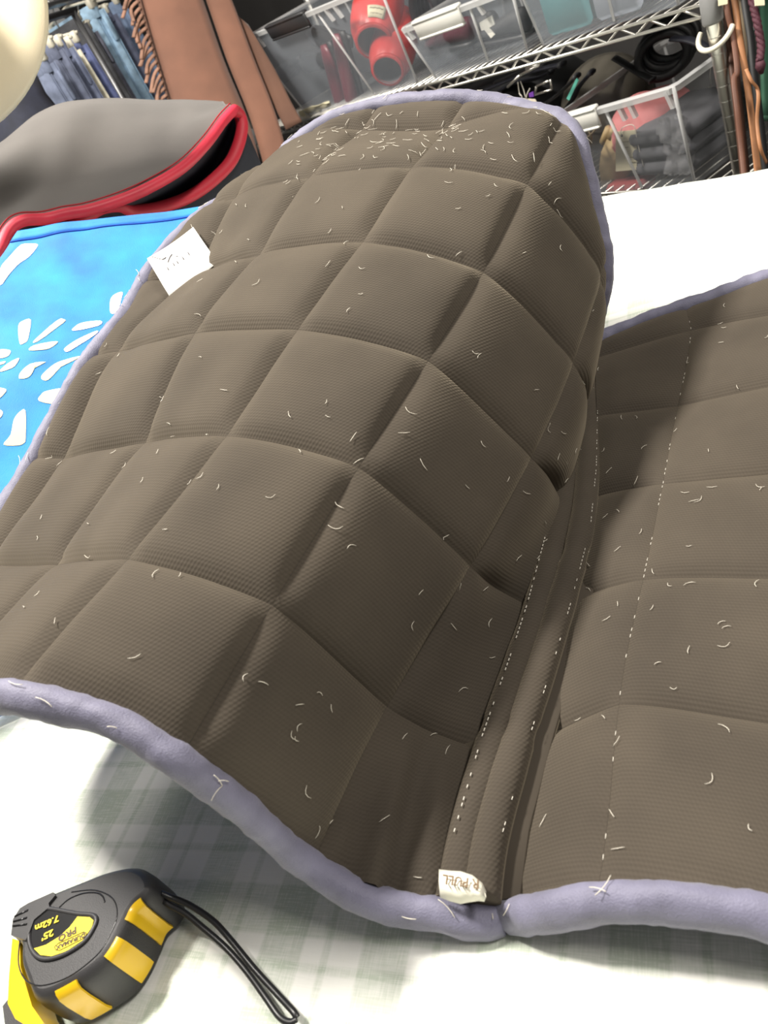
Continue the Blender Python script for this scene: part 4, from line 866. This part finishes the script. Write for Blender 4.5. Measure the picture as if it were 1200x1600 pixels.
for k,(lb,(x,y),wd,c) in enumerate(JE):
    J0,zrl=RAILS[0 if k<5 else 1]; o0=hit(x+8,y,J0,RN); zt=o0[2]; wd*=.74; c=tuple(min(.8,(q*.72+sum(c)/3*.28)*1.6) for q in c) if k!=3 else c; mt=mat('denim_%s'%['ash','slate','faded','cream','royal','charcoal','grey','pale','dusk','blue'][k],c,.85,var=.25,vscale=35,bump=.3,bscale=600)
    o=thing('trousers' if k==3 else 'jeans',lb,'trousers' if k==3 else 'jeans',(o0[0],o0[1],zt-.9),'jeans hanging on the rail')
    def sec(z,w2,dd): return [o0+RD*(w2*.5*math.copysign(abs(math.cos(a))**.7,math.cos(a)))+RN*(-dd*.5+dd*.5*math.copysign(abs(math.sin(a))**.7,math.sin(a))+.004*math.sin(z*7+k))+ZU*(z-0) for a in np.linspace(0,2*math.pi,19)[:-1]]
    for sgn in (-1,1):
        rows=[]
        for z in np.linspace(-.03,-.86,12):
            rows.append([p+RD*sgn*wd*.22+RN*.012*sgn for p in sec(z,wd*.56*(1+.25*min(1,-z*4)),.26+.02*nz((k,z*3,0),1,1))])
        mb=MB();mb.grid(rows,closed_v=True);mb.f.append(tuple(range(18)));mb.f.append(tuple(range(18*11,18*12))); lg=mb.build('leg',mt,o)
        if k!=3: MB().tube([r[4]+RN*.002 for r in rows],.0022,5).build('side_seam',mt,lg)
    rows=[sec(z,wd*q,.25) for z,q in ((.0,.9),(.0,1.0),(-.045,1.08),(-.05,1.0))]; mb=MB();mb.grid(rows,closed_v=True);mb.f.append(tuple(range(18))); mb.build('waistband',mt,o)
    if k in (0,2,6,7,9): 
        p=o0+RD*wd*.15+RN*.008-ZU*.10; MB().bbox(p,(RD,RN,ZU),(wd*.22,.006,.045),.004).build('pocket',mt,o)
    hg=thing('clothes_hanger','clear plastic hanger holding the '+lb.split(' at ')[0].split(',')[0].split(' with ')[0].split(' in ')[0].split(' between ')[0].split(' behind ')[0].split(' nearest ')[0].split(' second ')[0],'hanger',(o0[0],o0[1],zt),'hangers on the jeans rail')
    tpz=max(zrl,zt+.05)+.018; cx=o0-RN*.12
    hook=[np.array([cx[0],cx[1],zt+.03]),np.array([cx[0],cx[1],(zt+tpz)/2+.0])]+[np.array([cx[0],cx[1],tpz-.018])+RN*(.022*math.cos(a))+ZU*(.022*math.sin(a)) for a in np.linspace(-.4,3.4,9)]
    MB().tube(crom(hook,3),.0032,7).build('hook',M_chr,hg)
    MB().tube([cx+RN*.13+ZU*.008,np.array([cx[0],cx[1],zt+.035]),cx-RN*.13+ZU*.008],.005,7).build('arm',M_cream,hg)
    for s_ in (-1,1): MB().bbox(cx+RN*.11*s_+ZU*.0,(RD,RN,ZU),(wd*.35,.012,.018),.004).build('clip',M_cream,hg)
# dark jeans in front, low at the left
o=thing('jeans','dark navy jeans draped low below the hat','jeans',at(40,230,1.9))
mtn=mat('denim_navy',(.012,.014,.028),.85,var=.3,vscale=30,bump=.3,bscale=600); mts=mat('denim_faded_stripe',(.12,.17,.26),.85,var=.3,vscale=30)
G=[[at(x0+u*dx,y0+u*dy,1.95-.06*math.sin(math.pi*u)) for u in np.linspace(0,1,9)] for x0,y0,dx,dy in ((-80,120,135,0),(-60,160,130,-10),(-40,200,135,-20),(-20,240,130,-30),(0,280,130,-40),(20,330,130,-50))]
MB().sheet(G,.02).build('leg',mtn,o)
MB().sheet([[at(x+u*9,y-u*4,1.93) for u in (0,.5,1)] for x,y in ((-2,175),(6,188),(14,200),(23,212),(32,226))],.004).build('faded_crease',mts,o)
# rest of the shop's walls
wl=MB().box((-3.6,2.4,1.5),np.eye(3),(.05,6,1.5)).build('wall_left',mat('grey_wall_paint',(.20,.19,.18),.85),smooth=False); wl['kind']='structure'
